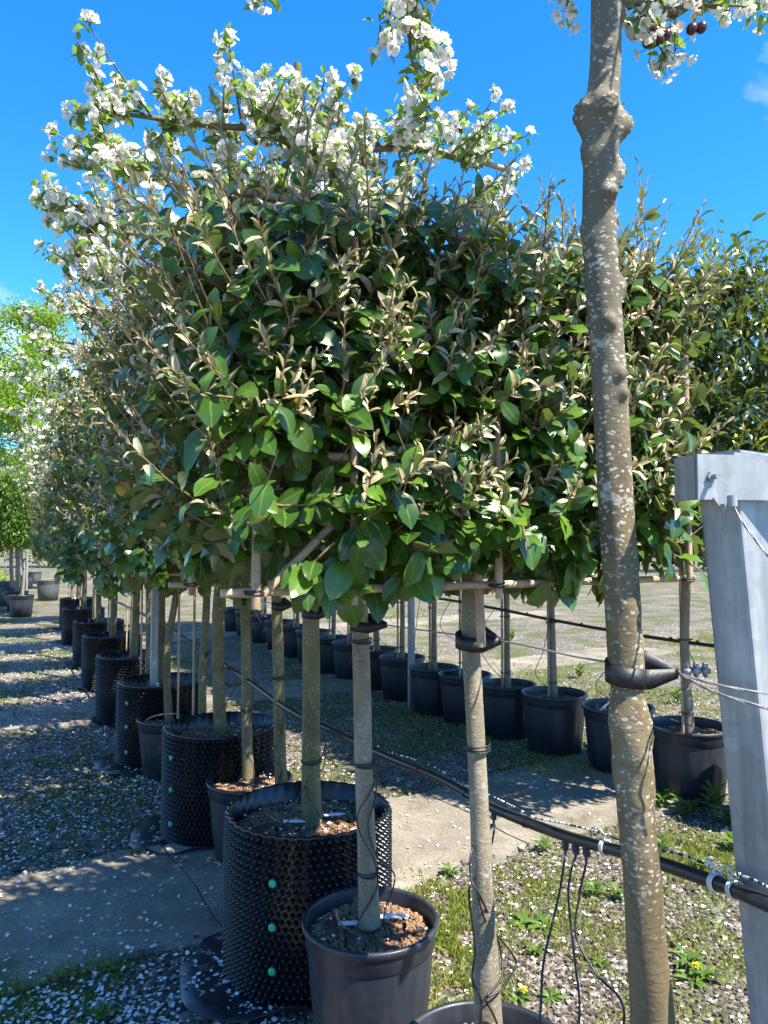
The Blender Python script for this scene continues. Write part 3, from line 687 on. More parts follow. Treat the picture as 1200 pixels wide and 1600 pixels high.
def el_crown(rng, hw, z0, z1, k=1., depth=.17, young=1., bare=None, cx=0.):
    N = lambda n: max(1, int(n * k)); dp = depth
    gs = [dict(n=N(330), u=(-hw, hw), v=(-dp, -dp * .35), z=(z0 + .05, z1), dir=(0, -1, .35), jit=(.55, .3, .45), L=(.08, .24), bend=.35),
          dict(n=N(210), u=(-hw, hw), v=(dp * .35, dp), z=(z0 + .05, z1), dir=(0, 1, .35), jit=(.55, .3, .45), L=(.08, .24), bend=.35),
          dict(n=N(85), u=(-hw - .04, -hw + .1), v=(-dp, dp), z=(z0 + .05, z1), dir=(-1, 0, .5), jit=(.35, .6, .4), L=(.1, .30), bend=.35),
          dict(n=N(85), u=(hw - .1, hw + .04), v=(-dp, dp), z=(z0 + .05, z1), dir=(1, 0, .5), jit=(.35, .6, .4), L=(.08, .22), bend=.35),
          dict(n=N(110), u=(-hw, hw), v=(-dp, dp), z=(z1 - .08, z1), dir=(0, 0, 1), jit=(.4, .45, .2), L=(.10, .25), bend=.1),
          dict(n=N(85), u=(-hw, hw), v=(-dp, dp), z=(z0, z0 + .12), dir=(0, -.3, -.35), jit=(.6, .6, .3), L=(.06, .15), bend=-.25),
          dict(n=N(22), u=(hw * .55, hw), v=(-dp, dp), z=(z1 - .15, z1), dir=(.25, 0, 1), jit=(.3, .3, .2), L=(.28, .45), bend=.1)]
    P, D, L, B, G = shoots(rng, gs)
    if bare: kp = ~((P[:, 0] < bare[0]) & (P[:, 2] < bare[1]) & (P[:, 1] < .05) & (rng.random(len(P)) < .86)); P, D, L, B, G = P[kp], D[kp], L[kp], B[kp], G[kp]
    n = len(P); I = Inst(); J = Inst(); P[:, 0] += cx
    bot = G == 5
    out = nrm(np.stack([np.sign(P[:, 0] - cx) * (np.abs(P[:, 0] - cx) > hw * .8), np.where(P[:, 1] < 0, -1., 1.) * np.ones(n), np.full(n, .25)], -1))
    e1, e2 = perp(D)
    tm = np.array([.02, .15, .28, .40, .52, .64]); ph = rng.random(n) * 6.28
    Pm, Tm = curve(P, D, L, B, tm); 
    for j in range(len(tm)):
        a = ph + j * 2.4; rad = np.cos(a)[:, None] * e1 + np.sin(a)[:, None] * e2
        X = .30 * Tm[:, j] + .85 * rad + np.where(bot, -1.0, -.30)[:, None] * UP + .35 * out + rng.normal(0, .25, (n, 3))
        Z = .45 * UP + .95 * out + .3 * Tm[:, j] + rng.normal(0, .38, (n, 3))
        sz = rng.uniform(.046, .086, n) * np.where(bot, 1.12, 1) * (1 - .18 * (j == 5))
        sz = sz * (1.04 - .26 * np.clip((P[:, 2] - z0) / (z1 - z0), 0, 1))
        m = rng.random(n) < .93
        tint = np.clip(rng.beta(2, 2.6, n) * .6, 0, .58); tint = np.where(rng.random(n) < .004, .66, tint)
        I.add(Pm[m, j], X[m], Z[m], sz[m], tint[m])
    hasy = (rng.random(n) < (.66 + .3 * (P[:, 2] - z0) / (z1 - z0)) * young) & ~bot; ny = hasy.sum(); ty = np.linspace(.56, 1.0, 10)
    Py, Ty = curve(P[hasy], D[hasy], L[hasy], B[hasy], ty)
    for j in range(len(ty)):
        a = ph[hasy] + 1 + j * 2.4; rad = np.cos(a)[:, None] * e1[hasy] + np.sin(a)[:, None] * e2[hasy]
        op = .95 - .5 * j / 9
        X = (1 - op * .5) * Ty[:, j] + op * rad + rng.normal(0, .16, (ny, 3)) + .1 * UP
        Z = Ty[:, j] * op - rad * (1.1 - op) + rng.normal(0, .3, (ny, 3)) + .2 * UP
        J.add(Py[:, j], X, Z, (.042 - .020 * j / 9) * rng.uniform(.65, 1.25, ny), np.clip(.75 + .25 * rng.random(ny) - .0 * j, .72, 1))
    # shaded leaves inside
    ni = N(2100); u = rng.uniform(-hw, hw, ni); v = rng.uniform(-dp, dp, ni); z = rng.uniform(z0 + .03, z1 + .02, ni)
    if bare: kp = ~((u < bare[0]) & (z < bare[1]) & (rng.random(ni) < .75)); u, v, z = u[kp], v[kp], z[kp]; ni = len(u)
    u = u + cx
    I.add(np.stack([u, v, z], -1), rng.normal(0, 1, (ni, 3)) - .3 * UP, np.stack([rng.normal(0, .5, ni), np.sign(v) * .7, .6 + rng.normal(0, .4, ni)], -1), rng.uniform(.05, .08, ni), rng.random(ni) * .45)
    I.done(rng); J.done(rng)
    tw = MB(); tt = np.linspace(-.0, 1, 5); Pt, _ = curve(P, D, L, B, tt)
    Pt[:, 0] -= D * .05
    tubes(tw, Pt, np.linspace(.0028, .0012, 5)[None].repeat(n, 0), 4, caps=False)
    # limbs tied along the frame
    for zz in np.linspace(z0 + .06, z1 - .08, 5):
        for s in (-1, 1):
            q = np.array([[0, .01, zz - .12], [s * .1, -.01, zz - .03], [s * hw * .5, rng.normal(0, .03), zz + rng.normal(0, .03)], [s * hw, rng.normal(0, .04), zz + .04 + rng.normal(0, .04)]])
            tube(q, [.012, .010, .008, .004], 6, 12, tw)
    for s in range(N(60)):
        u = rng.uniform(-hw, hw); zz = rng.uniform(z0 + .05, z1 - .3); v = rng.uniform(-dp, dp) * .8
        q = np.array([[u, v * .2, zz], [u + rng.normal(0, .05), v * .8, zz + .14], [u + rng.normal(0, .1), v, zz + .3]])
        tube(q, [.006, .0045, .003], 5, 7, tw)
    return I, J, tw
def crab_crown(rng, hw, z0, z1, k=1., dp=.26, over=.28, tilt=0.):
    tw = MB(); lim = []
    for zz in np.linspace(z0 + .08, z1 - .12, 4):
        for s in (-1, 1):
            q = smoothpath(np.array([[0, 0, zz - .10], [s * .12, rng.normal(0, .02), zz], [s * hw * .55, rng.normal(0, .03), zz + rng.normal(0, .03) + tilt * s * .5], [s * hw, rng.normal(0, .05), zz + .03 + tilt * s]]), 14)
            tube(q, [.018, .015, .012, .006], 7, None, tw); lim.append(q)
    lim = np.concatenate(lim); n = int(300 * k)
    b = lim[rng.integers(0, len(lim), n)]
    D = nrm(np.stack([rng.normal(0, .7, n) + .9 * np.sign(b[:, 0]) * (np.abs(b[:, 0]) > hw * .75), rng.normal(0, 1., n), rng.uniform(-.25, 1.1, n)], -1))
    L = rng.uniform(.09, .11 + over, n); L = np.where(np.abs(b[:, 0]) > hw * .75, L * 1.2, L); B = rng.uniform(-.35, .35, n)
    ts = np.array([.3, .52, .74, .98]); Pt, Tg = curve(b, D, L, B, np.linspace(0, 1, 6))
    tubes(tw, Pt, np.linspace(.0055, .0018, 6)[None].repeat(n, 0), 5, caps=False)
    Sp, St = curve(b, D, L, B, ts); return finish_crab(rng, tw, Sp.reshape(-1, 3), St.reshape(-1, 3), int(30 * k))
def finish_crab(rng, tw, Sp, St, nfruit, nfl=6, nlf=6, fs=1.):
    n = len(Sp); Fl = Inst(); Lf = Inst()
    dirs = nrm(St * .4 + rng.normal(0, .7, (n, 3)) + .35 * UP); open_ = rng.random(n) < .9
    peds = []
    for j in range(nfl):
        d = nrm(dirs + rng.normal(0, .55, (n, 3))); m = open_ & (rng.random(n) < .88); ln = rng.uniform(.022, .04, n)[:, None]
        tip = Sp + d * ln
        Fl.add(tip[m], nrm(np.cross(d, rng.normal(0, 1, (n, 3))))[m], (d + rng.normal(0, .25, (n, 3)))[m], rng.uniform(.031, .043, n)[m] * fs, 0.)
        peds.append(np.stack([Sp[m], tip[m]], 1))
    pd = np.concatenate(peds); tubes(tw, pd, np.full(pd.shape[:2], .0008), 3, caps=False)
    for j in range(nlf):
        d = nrm(dirs * .5 + rng.normal(0, .8, (n, 3))); m = rng.random(n) < .8
        Lf.add((Sp + d * .012)[m], (d - .15 * UP)[m], (UP + dirs * .4 + rng.normal(0, .45, (n, 3)))[m], rng.uniform(.028, .056, n)[m] * fs, rng.random(n)[m])
    fr = Sp[rng.integers(0, n, nfruit)] + rng.normal(0, .012, (nfruit, 3)) - UP * .03
    return Fl.done(rng, 6), Lf.done(rng, 6), tw, fr
def sphere_mesh(name, r, mat, seg=12, ring=8):
    m = MB(); a = np.linspace(0, math.pi, ring); lathe(m, np.stack([r * np.sin(a) + 1e-5, r * -np.cos(a) * 1.08 + .1 * r * np.exp(-((a - math.pi) / .5)**2) * -2], 1), seg); return m.mesh(name, mat)
fruit_me = sphere_mesh('fruit', .0125, MAT['fruit'])

def trunk_mesh(root, path, rad, mat, sides=20, n=60, bumps=(), parent=None, seed=0, flare=True):
    """path in world coordinates bottom->top; bumps: (height z world, angle, size m, spread z, spread ang)"""
    q = np.random.default_rng(seed + 50); P = smoothpath(path, n); rr = np.interp(np.linspace(0, 1, n), np.linspace(0, 1, len(rad)), rad)
    T = nrm(np.gradient(P, axis=0)); A = nrm(np.cross(T, np.array([0, 1., 0]))) ; A = nrm(np.cross(np.array([0., 1, 0]), T)); Bv = np.cross(T, A)
    th = np.arange(sides) * 2 * math.pi / sides; r = rr[:, None] * np.ones(sides)
    ph = q.random(6) * 6.28; zz = P[:, 2][:, None]
    r *= 1 + .03 * np.sin(zz * 9 + ph[0] + np.cos(th + ph[1])[None] * 2) + .025 * np.sin(2 * th[None] + zz * 5 + ph[2]) + .015 * np.sin(5 * th[None] + zz * 17 + ph[3])
    for (bz, ba, bs, sz, sa) in bumps:
        bs *= 1.5
        da = (th[None] - ba + math.pi) % (2 * math.pi) - math.pi; dz = zz - bz; e = (dz / sz)**2 + (da / sa)**2
        r += bs * np.exp(-e) * (1 - .38 * np.exp(-e * 9)) + bs * .12 * np.sin(np.sqrt(e) * 16) * np.exp(-e)
    if flare: r *= 1 + .22 * np.exp(-(np.arange(n) / n * 14))[:, None]
    V = P[:, None] + r[..., None] * (np.cos(th)[None, :, None] * A[:, None] + np.sin(th)[None, :, None] * Bv[:, None])
    V = local(root, V.reshape(-1, 3)); ii = np.arange(n * sides).reshape(n, sides); a, b = ii[:-1], ii[1:]
    m = MB(); m.add(V, np.stack([a, np.roll(a, -1, 1), np.roll(b, -1, 1), b], -1).reshape(-1, 4)); top = local(root, P[-1:])
    m.add(np.concatenate([V[-sides:], top]), [[k, (k + 1) % sides, sides] for k in range(sides)])
    return m.build('trunk', mat, root)
def cane_mb(p0, p1, r=.0085, mb=None):
    p0, p1 = np.asarray(p0, float), np.asarray(p1, float); n = 26; t = np.linspace(0, 1, n)[:, None]; P = p0 + (p1 - p0) * t
    L = np.linalg.norm(p1 - p0); s = np.linspace(0, L, n); rr = r * (1 + .16 * (np.abs((s + .05) % .22 - .11) < L / n * .6)); return tube(P, rr, 9, None, mb)
def ring_tie(c, r, h, n=2):
    m = MB()
    for k in range(n):
        th = np.linspace(0, 2 * math.pi, 17); P = np.stack([c[0] + r * np.cos(th), c[1] + r * np.sin(th), c[2] + k * h + .003 * np.sin(th + k)], 1); tube(P, .0022, 5, None, m, caps=False)
    return m
def frame(root, us, zs, u0, u1, ztop, zbot, y=-.035, diag=None, ext=.03):
    for u in us: cane_mb((u, y, zbot - ext), (u, y + .004, ztop)).build('cane', MAT['cane'], root)
    for z in zs: cane_mb((u0, y + .022, z), (u1, y + .022, z + .004)).build('cane', MAT['cane'], root)
    for u in us: ring_tie((u, y + .01, zbot + .0), .0185, .006).build('tie', MAT['rubber'], root)
    if diag: cane_mb(*diag).build('cane', MAT['cane'], root)
def strap(root, c, r, pt, hgt=.034, lift=.03):
    """rubber loop round the stem, drawn together towards pt (local coords)"""
    m = MB(); c = np.asarray(c, float); d = np.asarray(pt, float) - c; L = np.linalg.norm(d[:2]); a0 = math.atan2(d[1], d[0])
    sec = np.array([[0, -1], [.004, -1], [.004, 1], [0, 1]])
    for s, tilt in ((1, lift), (-1, -lift * .6)):
        n = 22; aa = np.linspace(math.pi, .5, n) * s; R0 = r + .0015; V = []
        pts = [c + np.array([R0 * math.cos(a0 + a), R0 * math.sin(a0 + a), 0]) for a in aa]
        e = pts[-1]; tip = c + d
        pts += [e + (tip - e) * f for f in np.linspace(.12, 1, 9)]
        pts = np.array(pts); K = len(pts); hh = np.concatenate([np.full(n, hgt / 2), np.linspace(hgt / 2, .008, 9)]); zt = np.concatenate([np.linspace(0, tilt * .6, n), np.linspace(tilt * .6, 0, 9)])
        tg = nrm(np.gradient(pts, axis=0)); nr_ = np.stack([tg[:, 1], -tg[:, 0], 0 * tg[:, 0]], -1) * s
        for (o_, k) in sec: V.append(pts + nr_ * o_ + UP * (hh * k + zt)[:, None])
        V = np.stack(V, 1); ii = np.arange(K * 4).reshape(K, 4); a, b = ii[:-1], ii[1:]
        m.add(V, np.stack([a, np.roll(a, -1, 1), np.roll(b, -1, 1), b], -1).reshape(-1, 4))
    return m.build('strap', MAT['rubber'], root)

# ------------------------------------------------------------------ near trees
SE, SA = .345, .512       # soil heights
rngB = np.random.default_rng(21)
CABLE = []                # world points where the straps hold the cable
def strap_at(root, x, y, Y, r, off):
    p = at(x, y, Y); pl = local(root, p)[0]; tipw = p + np.array([off[0], off[1], off[2]]); strap(root, pl, r, local(root, tipw)[0]); CABLE.append(tipw)

def el_tree(pos, lab, hw, z0, z1, seed, trunk, rad, mat, k, nleaf, nyoung, young=1., depth=.17, bumps=(), bare=None, cx=0.):
    root = empty('pleached_oleaster', (pos[0], pos[1], SE), ROT); tag(root, lab, 'tree', 'pleached oleasters in the pot row')
    q = np.random.default_rng(seed); I, J, tw = el_crown(q, hw, z0 - SE, z1 - SE, k, depth, young, bare, cx)
    trunk_mesh(root, trunk, rad, mat, 18, 70, bumps, seed=seed); tw.build('branches', MAT['twig'], root)
    fol = MB()
    for inst, kind, nm in ((I, 'el', nleaf), (J, 'young', nyoung)):
        m = pick_visible(inst, root, nm, 9) if nm else np.zeros(len(inst.P), bool)
        leaf_objects(inst.sub(m), kind, MAT['el'], root); inst.sub(~m).emit(fol, TPL[kind])
    fol.build('foliage', MAT['el'], root, kind='stuff'); return root
def vpath(pts, Y0, Y1=None):
    n = len(pts); return np.array([at(x, y, Y0 + ((Y1 or Y0) - Y0) * i / (n - 1)) for i, (x, y) in enumerate(pts)])
# B: the front panel
tB = vpath([(763, 1600), (755, 1400), (748, 1250), (741, 1100), (735, 1000), (736, 930), (738, 860), (744, 760), (738, 660), (728, 520), (735, 330)], 1.80, 1.85)
B = el_tree(B_, 'oleaster panel with full bamboo frame, tied to a twisting pale trunk', .56, 1.562, 2.27, 31, tB, [.027, .024, .022, .022, .024, .022, .019, .014], MAT['barkB'], 1.0, 230, 70, 1., .16, [(1.02, -1.2, .004, .03, .5), (1.35, -1.8, .005, .04, .6), (.9, -.4, .004, .02, .4)], (-.42, 1.76 - SE), -.09)
frame(B, [-.618, -.41, -.05, .28, .56], [1.525 - SE, 1.8 - SE, 2.1 - SE, 2.32 - SE], -.68, .60, 2.36 - SE, 1.525 - SE, -.125, ((-.60, -.11, 1.52 - SE), (-.30, -.10, 1.80 - SE)))
cane_mb((-.055, -.06, 1.38 - SE), (-.08, -.05, 2.1 - SE), .0105).build('cane', MAT['cane'], B)
# C
tC = vpath([(577, 1445), (572, 1300), (567, 1150), (564, 1020), (562, 925), (560, 700), (556, 400)], 2.48)
C = el_tree(C_, 'oleaster in the ribbed pot beside the studded drum with green plugs', .66, 1.55, 2.46, 33, tC, [.032, .029, .029, .030, .028, .02, .012], MAT['barkB'], .85, 200, 100, 1., .17, [(1.2, -1.5, .005, .04, .7)])
frame(C, [-.6, -.2, .25, .6], [1.50 - SE, 1.9 - SE, 2.4 - SE], -.66, .66, 2.45 - SE, 1.50 - SE)
# E2 and E
tE2 = vpath([(440, 1250), (436, 1100), (434, 1000), (432, 925), (430, 700)], 3.42)
E2 = el_tree(E2_, 'oleaster on a slim stem with dark base behind a studded drum', .68, 1.50, 2.55, 35, tE2, [.027, .026, .025, .024, .015], MAT['barkC'], .7, 100, 60, 1.1)
frame(E2, [-.6, .1, .6], [1.49 - SE, 2.3 - SE], -.66, .66, 2.6 - SE, 1.49 - SE)
tE = vpath([(388, 1215), (385, 1100), (384, 1000), (383, 930), (382, 700)], 3.92)
E = el_tree(E_, 'oleaster on a slim greenish stem in the pot between two studded drums', .68, 1.45, 2.6, 37, tE, [.028, .026, .025, .025, .015], MAT['barkC'], .65, 90, 60, 1.2)
frame(E, [-.6, .1, .6], [1.49 - SE, 2.3 - SE], -.66, .66, 2.6 - SE, 1.49 - SE)
# the rest of the row share two crowns
def shared_crown(gen, mat, name, tpls, *a, **k):
    r_ = gen(*a, **k); return r_
q = np.random.default_rng(77)
SH = []
for kk in range(2):
    I, J, tw = el_crown(q, .68, 1.42 - SE, 2.6 - SE, .55, .18, 1.25); m = MB(); I.emit(m, TPL['el']); J.emit(m, TPL['young'])
    SH.append((m.mesh('foliage', MAT['el']), tw.mesh('branches', MAT['twig'])))
def trunk_straight(root, h, r, seed, mat, lean=.02, base=0.):
    q = np.random.default_rng(seed); x, y, z = root.location; P = np.array([[x + q.normal(0, lean) * (i > 0), y + q.normal(0, lean) * (i > 0), z - .03 + h * i / 4] for i in range(5)])
    return trunk_mesh(root, P, [r * 1.1, r, r * .95, r * .85, r * .5], mat, 12, 30, (), seed=seed)
def el_far(pos, lab, i, group='pleached oleasters in the pot row'):
    root = empty('pleached_oleaster', (pos[0], pos[1], SE), ROT + (math.pi if i % 2 else 0)); tag(root, lab, 'tree', group)
    f, b = SH[(i // 2) % 2]; link('foliage', f, root, None, 'stuff'); link('branches', b, root)
    trunk_straight(root, 2.1, .025, i, MAT['barkC']); cane_mb((.05, -.04, 0), (.05, -.04, 1.5), .008).build('cane', MAT['cane'], root)
    cane_mb((-.66, -.03, 1.15), (.66, -.03, 1.15), .008).build('cane', MAT['cane'], root)
    return root
el_far(F2_, 'oleaster on a bare stem directly behind the second studded drum', 1)
el_far(G_, 'oleaster on a slim stem beside the galvanised row post', 2)

# ---- crab apples
def crab_tree(pos, lab, hw, z0, z1, seed, trunk, rad, mat, k, nfl, nlf, nfr, bumps=(), sides=24, n=90, extra=None, over=.28, tilt=0.):
    root = empty('crab_apple_tree', (pos[0], pos[1], SA), ROT); tag(root, lab, 'tree', 'crab apples in studded drums')
    q = np.random.default_rng(seed); Fl, Lf, tw, fr = crab_crown(q, hw, z0 - SA, z1 - SA, k, .26, over, tilt)
    trunk_mesh(root, trunk, rad, mat, sides, n, bumps, seed=seed)
    parts = [(Fl, Lf, fr)]
    if extra is not None: parts.append(extra(root, tw, q))
    tw.build('branches', MAT['barkC'], root)
    fm, lm = MB(), MB()
    for (a, b, f) in parts:
        m = pick_visible(a, root, nfl, 6); leaf_objects(a.sub(m), 'flower', MAT['flower'], root, 'blossom'); a.sub(~m).emit_flowers(fm)
        m = pick_visible(b, root, nlf, 8); leaf_objects(b.sub(m), 'crab', MAT['crab'], root); b.sub(~m).emit(lm, TPL['crab'])
        for p in f:
            o = link('fruit', fruit_me, root, p); o.scale = (.85, .85, .85); o.rotation_euler = (q.normal(0, .3), q.normal(0, .3), q.random() * 6)
    fm.build('blossoms', MAT['flower'], root, kind='stuff'); lm.build('foliage', MAT['crab'], root, kind='stuff'); return root
def hanging(root, tw, q):
    """low twigs of the nearest tree that hang into view"""
    Sp, St = [], []
    tw_specs = [([(668, -160), (652, -40), (640, 60), (655, 140), (668, 190)], 1.22, 13), ([(640, -60), (612, 10), (604, 50)], 1.2, 5), ([(650, 0), (672, 60), (675, 85)], 1.24, 4),
                ([(960, -60), (1030, -20), (1100, 5), (1190, 10)], 1.34, 8), ([(1010, -30), (1012, 30), (1040, 90)], 1.36, 7), ([(1100, 0), (1060, 20), (1055, 80)], 1.4, 4), ([(1020, -20), (1010, 10), (1000, 22)], 1.3, 4),
                ([(930, -60), (895, -20), (885, 12)], 1.4, 3), ([(430, -80), (420, -30), (412, 2)], 1.1, 2), ([(1150, -40), (1170, -5), (1185, 15)], 1.45, 4)]
    for pts, Y, n in tw_specs:
        P = local(root, [at(x, y, Y) for x, y in pts]); S = smoothpath(P, 30); tube(S, [.0045, .0028, .0018], 6, None, tw)
        Pk = project(toworld(root.location, root.rotation_euler.z, S))
        t = np.linspace(8, 29, n).astype(int); Sp.append(S[t] + q.normal(0, .008, (n, 3))); St.append(np.gradient(S, axis=0)[t])
    fr = local(root, [at(x, y, 1.33) for x, y in ((1012, 66), (1024, 50), (1041, 54), (1081, 45), (1096, 43), (1030, 62))])
    a, b, _, _ = finish_crab(q, tw, np.concatenate(Sp), nrm(np.concatenate(St)), 1, 6, 6, .64)
    # thick crooked spur wood behind the fruit
    tube(local(root, [at(x, y, 1.35) for x, y in ((965, 10), (1020, -5), (1050, 20), (1085, 5), (1120, 10))]), [.014, .011, .010, .007, .005], 8, 24, tw)
    for f in fr: tube([f + np.array([0, 0, .012]), f + np.array([.006, 0, .03]), f + np.array([.004, .002, .05])], .0007, 4, 5, tw)
    return a, b, fr
tA = vpath([(1023, 1660), (1021, 1600), (1011, 1480), (1003, 1370), (991, 1260), (984, 1150), (980, 1060), (975, 970), (969, 880), (962, 770), (955, 660), (948, 550), (941, 440), (937, 340), (938, 260), (941, 180), (946, 90), (946, 0), (945, -120), (945, -330)], 1.30)
def zA(y): return at(950, y, 1.3)[2]
bA = [(zA(182), -1.55, .020, .020, .40), (zA(188), -2.9, .018, .030, .5), (zA(197), -.15, .018, .026, .5), (zA(172), -2.3, .008, .025, .5), (zA(205), -1.0, .006, .02, .6), (zA(240), -2.5, .008, .022, .35), (zA(248), -2.75, .006, .02, .3), (zA(272), -.35, .011, .022, .35), (zA(316), -1.35, .016, .013, .38), (zA(365), -2.9, .005, .03, .5), (zA(452), -.2, .010, .020, .4), (zA(512), -1.6, .013, .013, .34), (zA(590), -1.1, .009, .011, .3), (zA(620), -1.0, .009, .01, .28), (zA(22), -.1, .008, .014, .3), (zA(940), -1.6, .002, .02, .5), (zA(1125), -2.7, .007, .03, .5), (zA(1180), -1.3, .005, .03, .4), (zA(1140), -.3, .006, .03, .5), (zA(1200), -2.9, .004, .03, .4), (zA(1250), -1.5, .003, .012, .3), (zA(1225), -.1, .004, .04, .5), (zA(1078), -1.5, -.003, .02, 3.)]
A = crab_tree(A_, 'crab apple with a thick knobbly lichen-spotted trunk beside the steel post', .75, 2.95, 3.75, 41, tA, [.034, .033, .0315, .031, .031, .032, .031, .031, .0305, .030, .0295, .029, .0285, .029, .030, .030, .028, .0275, .026, .024], MAT['barkA'], .34, 140, 110, 6, bA, 64, 420, hanging)
tD = vpath([(487, 1290), (486, 1150), (486, 1000), (486, 925), (484, 600), (470, 250), (465, 100)], 2.95)
D = crab_tree(D_, 'crab apple in white blossom on a straight stem in the drum with green plugs', .76, 2.5, 3.36, 43, tD, [.037, .034, .034, .033, .03, .024, .015], MAT['barkC'], 1.15, 300, 300, 34, [(1.0, -1.5, .003, .02, .5)], 20, 80, None, .17, .09)
cane_mb((-.2, .05, 3.40 - SA), (1.03, .05, 3.40 - SA), .012).build('cane', MAT['cane'], D); cane_mb((-.5, .05, 2.85 - SA), (.9, .05, 2.85 - SA), .012).build('cane', MAT['cane'], D)

q = np.random.default_rng(99); a, b, tw, fr = crab_crown(q, .8, 2.45 - SA, 3.45 - SA, .6, .26, .2)
CR_F = a.emit_flowers(MB()).mesh('blossoms', MAT['flower']); CR_L = b.emit(MB(), TPL['crab']).mesh('foliage', MAT['crab']); CR_T = tw.mesh('branches', MAT['barkC'])
def crab_far(pos, lab, i, r=.033, group='crab apples in studded drums'):
    root = empty('crab_apple_tree', (pos[0], pos[1], SA), ROT + (math.pi if i % 2 else 0)); tag(root, lab, 'tree', group)
    link('blossoms', CR_F, root, None, 'stuff'); link('foliage', CR_L, root, None, 'stuff'); link('branches', CR_T, root); trunk_straight(root, 2.7, r, 200 + i, MAT['barkC'], .012)
    cane_mb((-.85, .05, 2.88), (.85, .05, 2.88), .012).build('cane', MAT['cane'], root)
    return root
crab_far(F_, 'crab apple on a straight mossy stem in the studded drum behind a ribbed pot', 1)
crab_far(H_, 'crab apple with a mossy stem in the studded drum beside the galvanised row post', 2)
ORD_ = 'first second third fourth fifth sixth'.split()
for i, (k, p) in enumerate(FARROW):
    (el_far if k == 'el' else crab_far)(p, ORD_[i // 2] + ' oleaster with tan shoot tips beyond the slim galvanised row post' if k == 'el' else ORD_[i // 2] + ' white blossoming crab apple beyond the slim galvanised row post', i + 3, group='oleasters at the far end of the row' if k == 'el' else 'crab apples at the far end of the row')

# pots of the front row
angD = math.atan2(at(430, 1430, 2.66)[1] - D_[1], at(430, 1430, 2.66)[0] - D_[0])
place_studded(*A_, 'black studded drum round the knobbly trunk beside the steel post', petals=False)
place_pot(*B_, 'grey-black pot with bark chips round the twisting pale trunk', rz=.4)
potC = place_pot(*C_, 'ribbed grey-black pot standing against the studded drum with a row of green plugs', rz=1.1)
place_studded(*D_, 'black studded drum with three round green plugs beside a ribbed pot', (angD, [.135, .285, .435]))
place_pot(*E2_, 'black pot hidden behind the studded drum, with a slim stem', rz=2)
place_pot(*E_, 'black ribbed pot with a white label between two studded drums', rz=.7)
place_studded(*F_, 'studded drum with green plugs behind the black pot with a white label', (math.atan2(-.75, -.66), [.12, .30, .47]))
place_pot(*F2_, 'black pot behind the second studded drum', rz=1.9)
place_pot(*G_, 'small black pot with a bent twig between two studded drums', rz=.2)
place_studded(*H_, 'studded drum with a wide black base sheet beside the galvanised row post', (math.atan2(-.5, -.85), [.12, .30, .47]), rz=.5)
for i, (k, p) in enumerate(FARROW):
    if k == 'el': place_pot(*p, ORD_[i // 2] + ' plain black pot beyond the slim galvanised row post', 'black pots at the far end of the row', rz=i)
    else: place_studded(*p, ORD_[i // 2] + ' studded drum beyond the slim galvanised row post', None, 'studded drums at the far end of the row', rz=i * 1.3)

# ================================================================== BACK ROW (laurel)
SL = .38
def laurel_crown(rng, hw, z0, z1, k, dp=.22):
    N = lambda n: int(n * k)
    gs = [dict(n=N(330), u=(-hw, hw), v=(-dp, 0), z=(z0, z1), dir=(0, -1, .5), jit=(.5, .3, .4), L=(.1, .25), bend=.4), dict(n=N(230), u=(-hw, hw), v=(0, dp), z=(z0, z1), dir=(0, 1, .5), jit=(.5, .3, .4), L=(.1, .25), bend=.4),
          dict(n=N(150), u=(-hw, -hw + .1), v=(-dp, dp), z=(z0, z1), dir=(-1, 0, .5), jit=(.3, .5, .4), L=(.1, .25), bend=.4), dict(n=N(150), u=(hw - .1, hw), v=(-dp, dp), z=(z0, z1), dir=(1, 0, .5), jit=(.3, .5, .4), L=(.1, .25), bend=.4), dict(n=N(150), u=(-hw, hw), v=(-dp, dp), z=(z1 - .1, z1), dir=(0, 0, 1), jit=(.3, .3, .2), L=(.2, .45), bend=.1)]
    P, D, L, B, G = shoots(rng, gs); n = len(P); e1, e2 = perp(D); ph = rng.random(n) * 6.28; I = Inst(); tips = rng.random(n) < .55
    tm = np.linspace(.1, 1, 9); Pt, Tg = curve(P, D, L, B, tm)
    for j in range(9):
        a = ph + j * 2.4; rad = np.cos(a)[:, None] * e1 + np.sin(a)[:, None] * e2; yo = tips & (j >= 5)
        X = np.where(yo[:, None], 1. * Tg[:, j] + .45 * rad + .5 * UP, .4 * Tg[:, j] + .9 * rad - .2 * UP) + rng.normal(0, .2, (n, 3)); Z = UP + Tg[:, j] * .5 + rng.normal(0, .4, (n, 3))
        I.add(Pt[:, j], X, Z, np.where(yo, rng.uniform(.04, .07, n), rng.uniform(.06, .10, n)), np.where(yo, .76 + .24 * rng.random(n), rng.random(n) * .65))
    ni = N(900); I.add(np.stack([rng.uniform(-hw, hw, ni), rng.uniform(-dp, dp, ni), rng.uniform(z0, z1, ni)], -1), rng.normal(0, 1, (ni, 3)), rng.normal(0, .5, (ni, 3)) + UP * .6, rng.uniform(.06, .1, ni), rng.random(ni) * .5)
    tw = MB(); Pt, _ = curve(P, D, L, B, np.linspace(0, 1, 4)); tubes(tw, Pt, np.linspace(.003, .0012, 4)[None].repeat(n, 0), 4, caps=False)
    for zz in np.linspace(z0 + .1, z1 - .1, 6):
        for s in (-1, 1): tube([[0, 0, zz - .1], [s * .15, 0, zz], [s * hw, 0, zz + .05]], [.012, .009, .005], 5, 8, tw)
    return I.done(rng, 6), tw
I, tw = laurel_crown(np.random.default_rng(5), .60, 1.50 - SL, 3.0 - SL, .75); LA_F = I.emit(MB(), TPL['laurel']).mesh('foliage', MAT['laurel']); LA_T = tw.mesh('branches', MAT['twig']); LS_F = I.emit(MB(), TPL['laurel']).mesh('foliage', MAT['screen'])
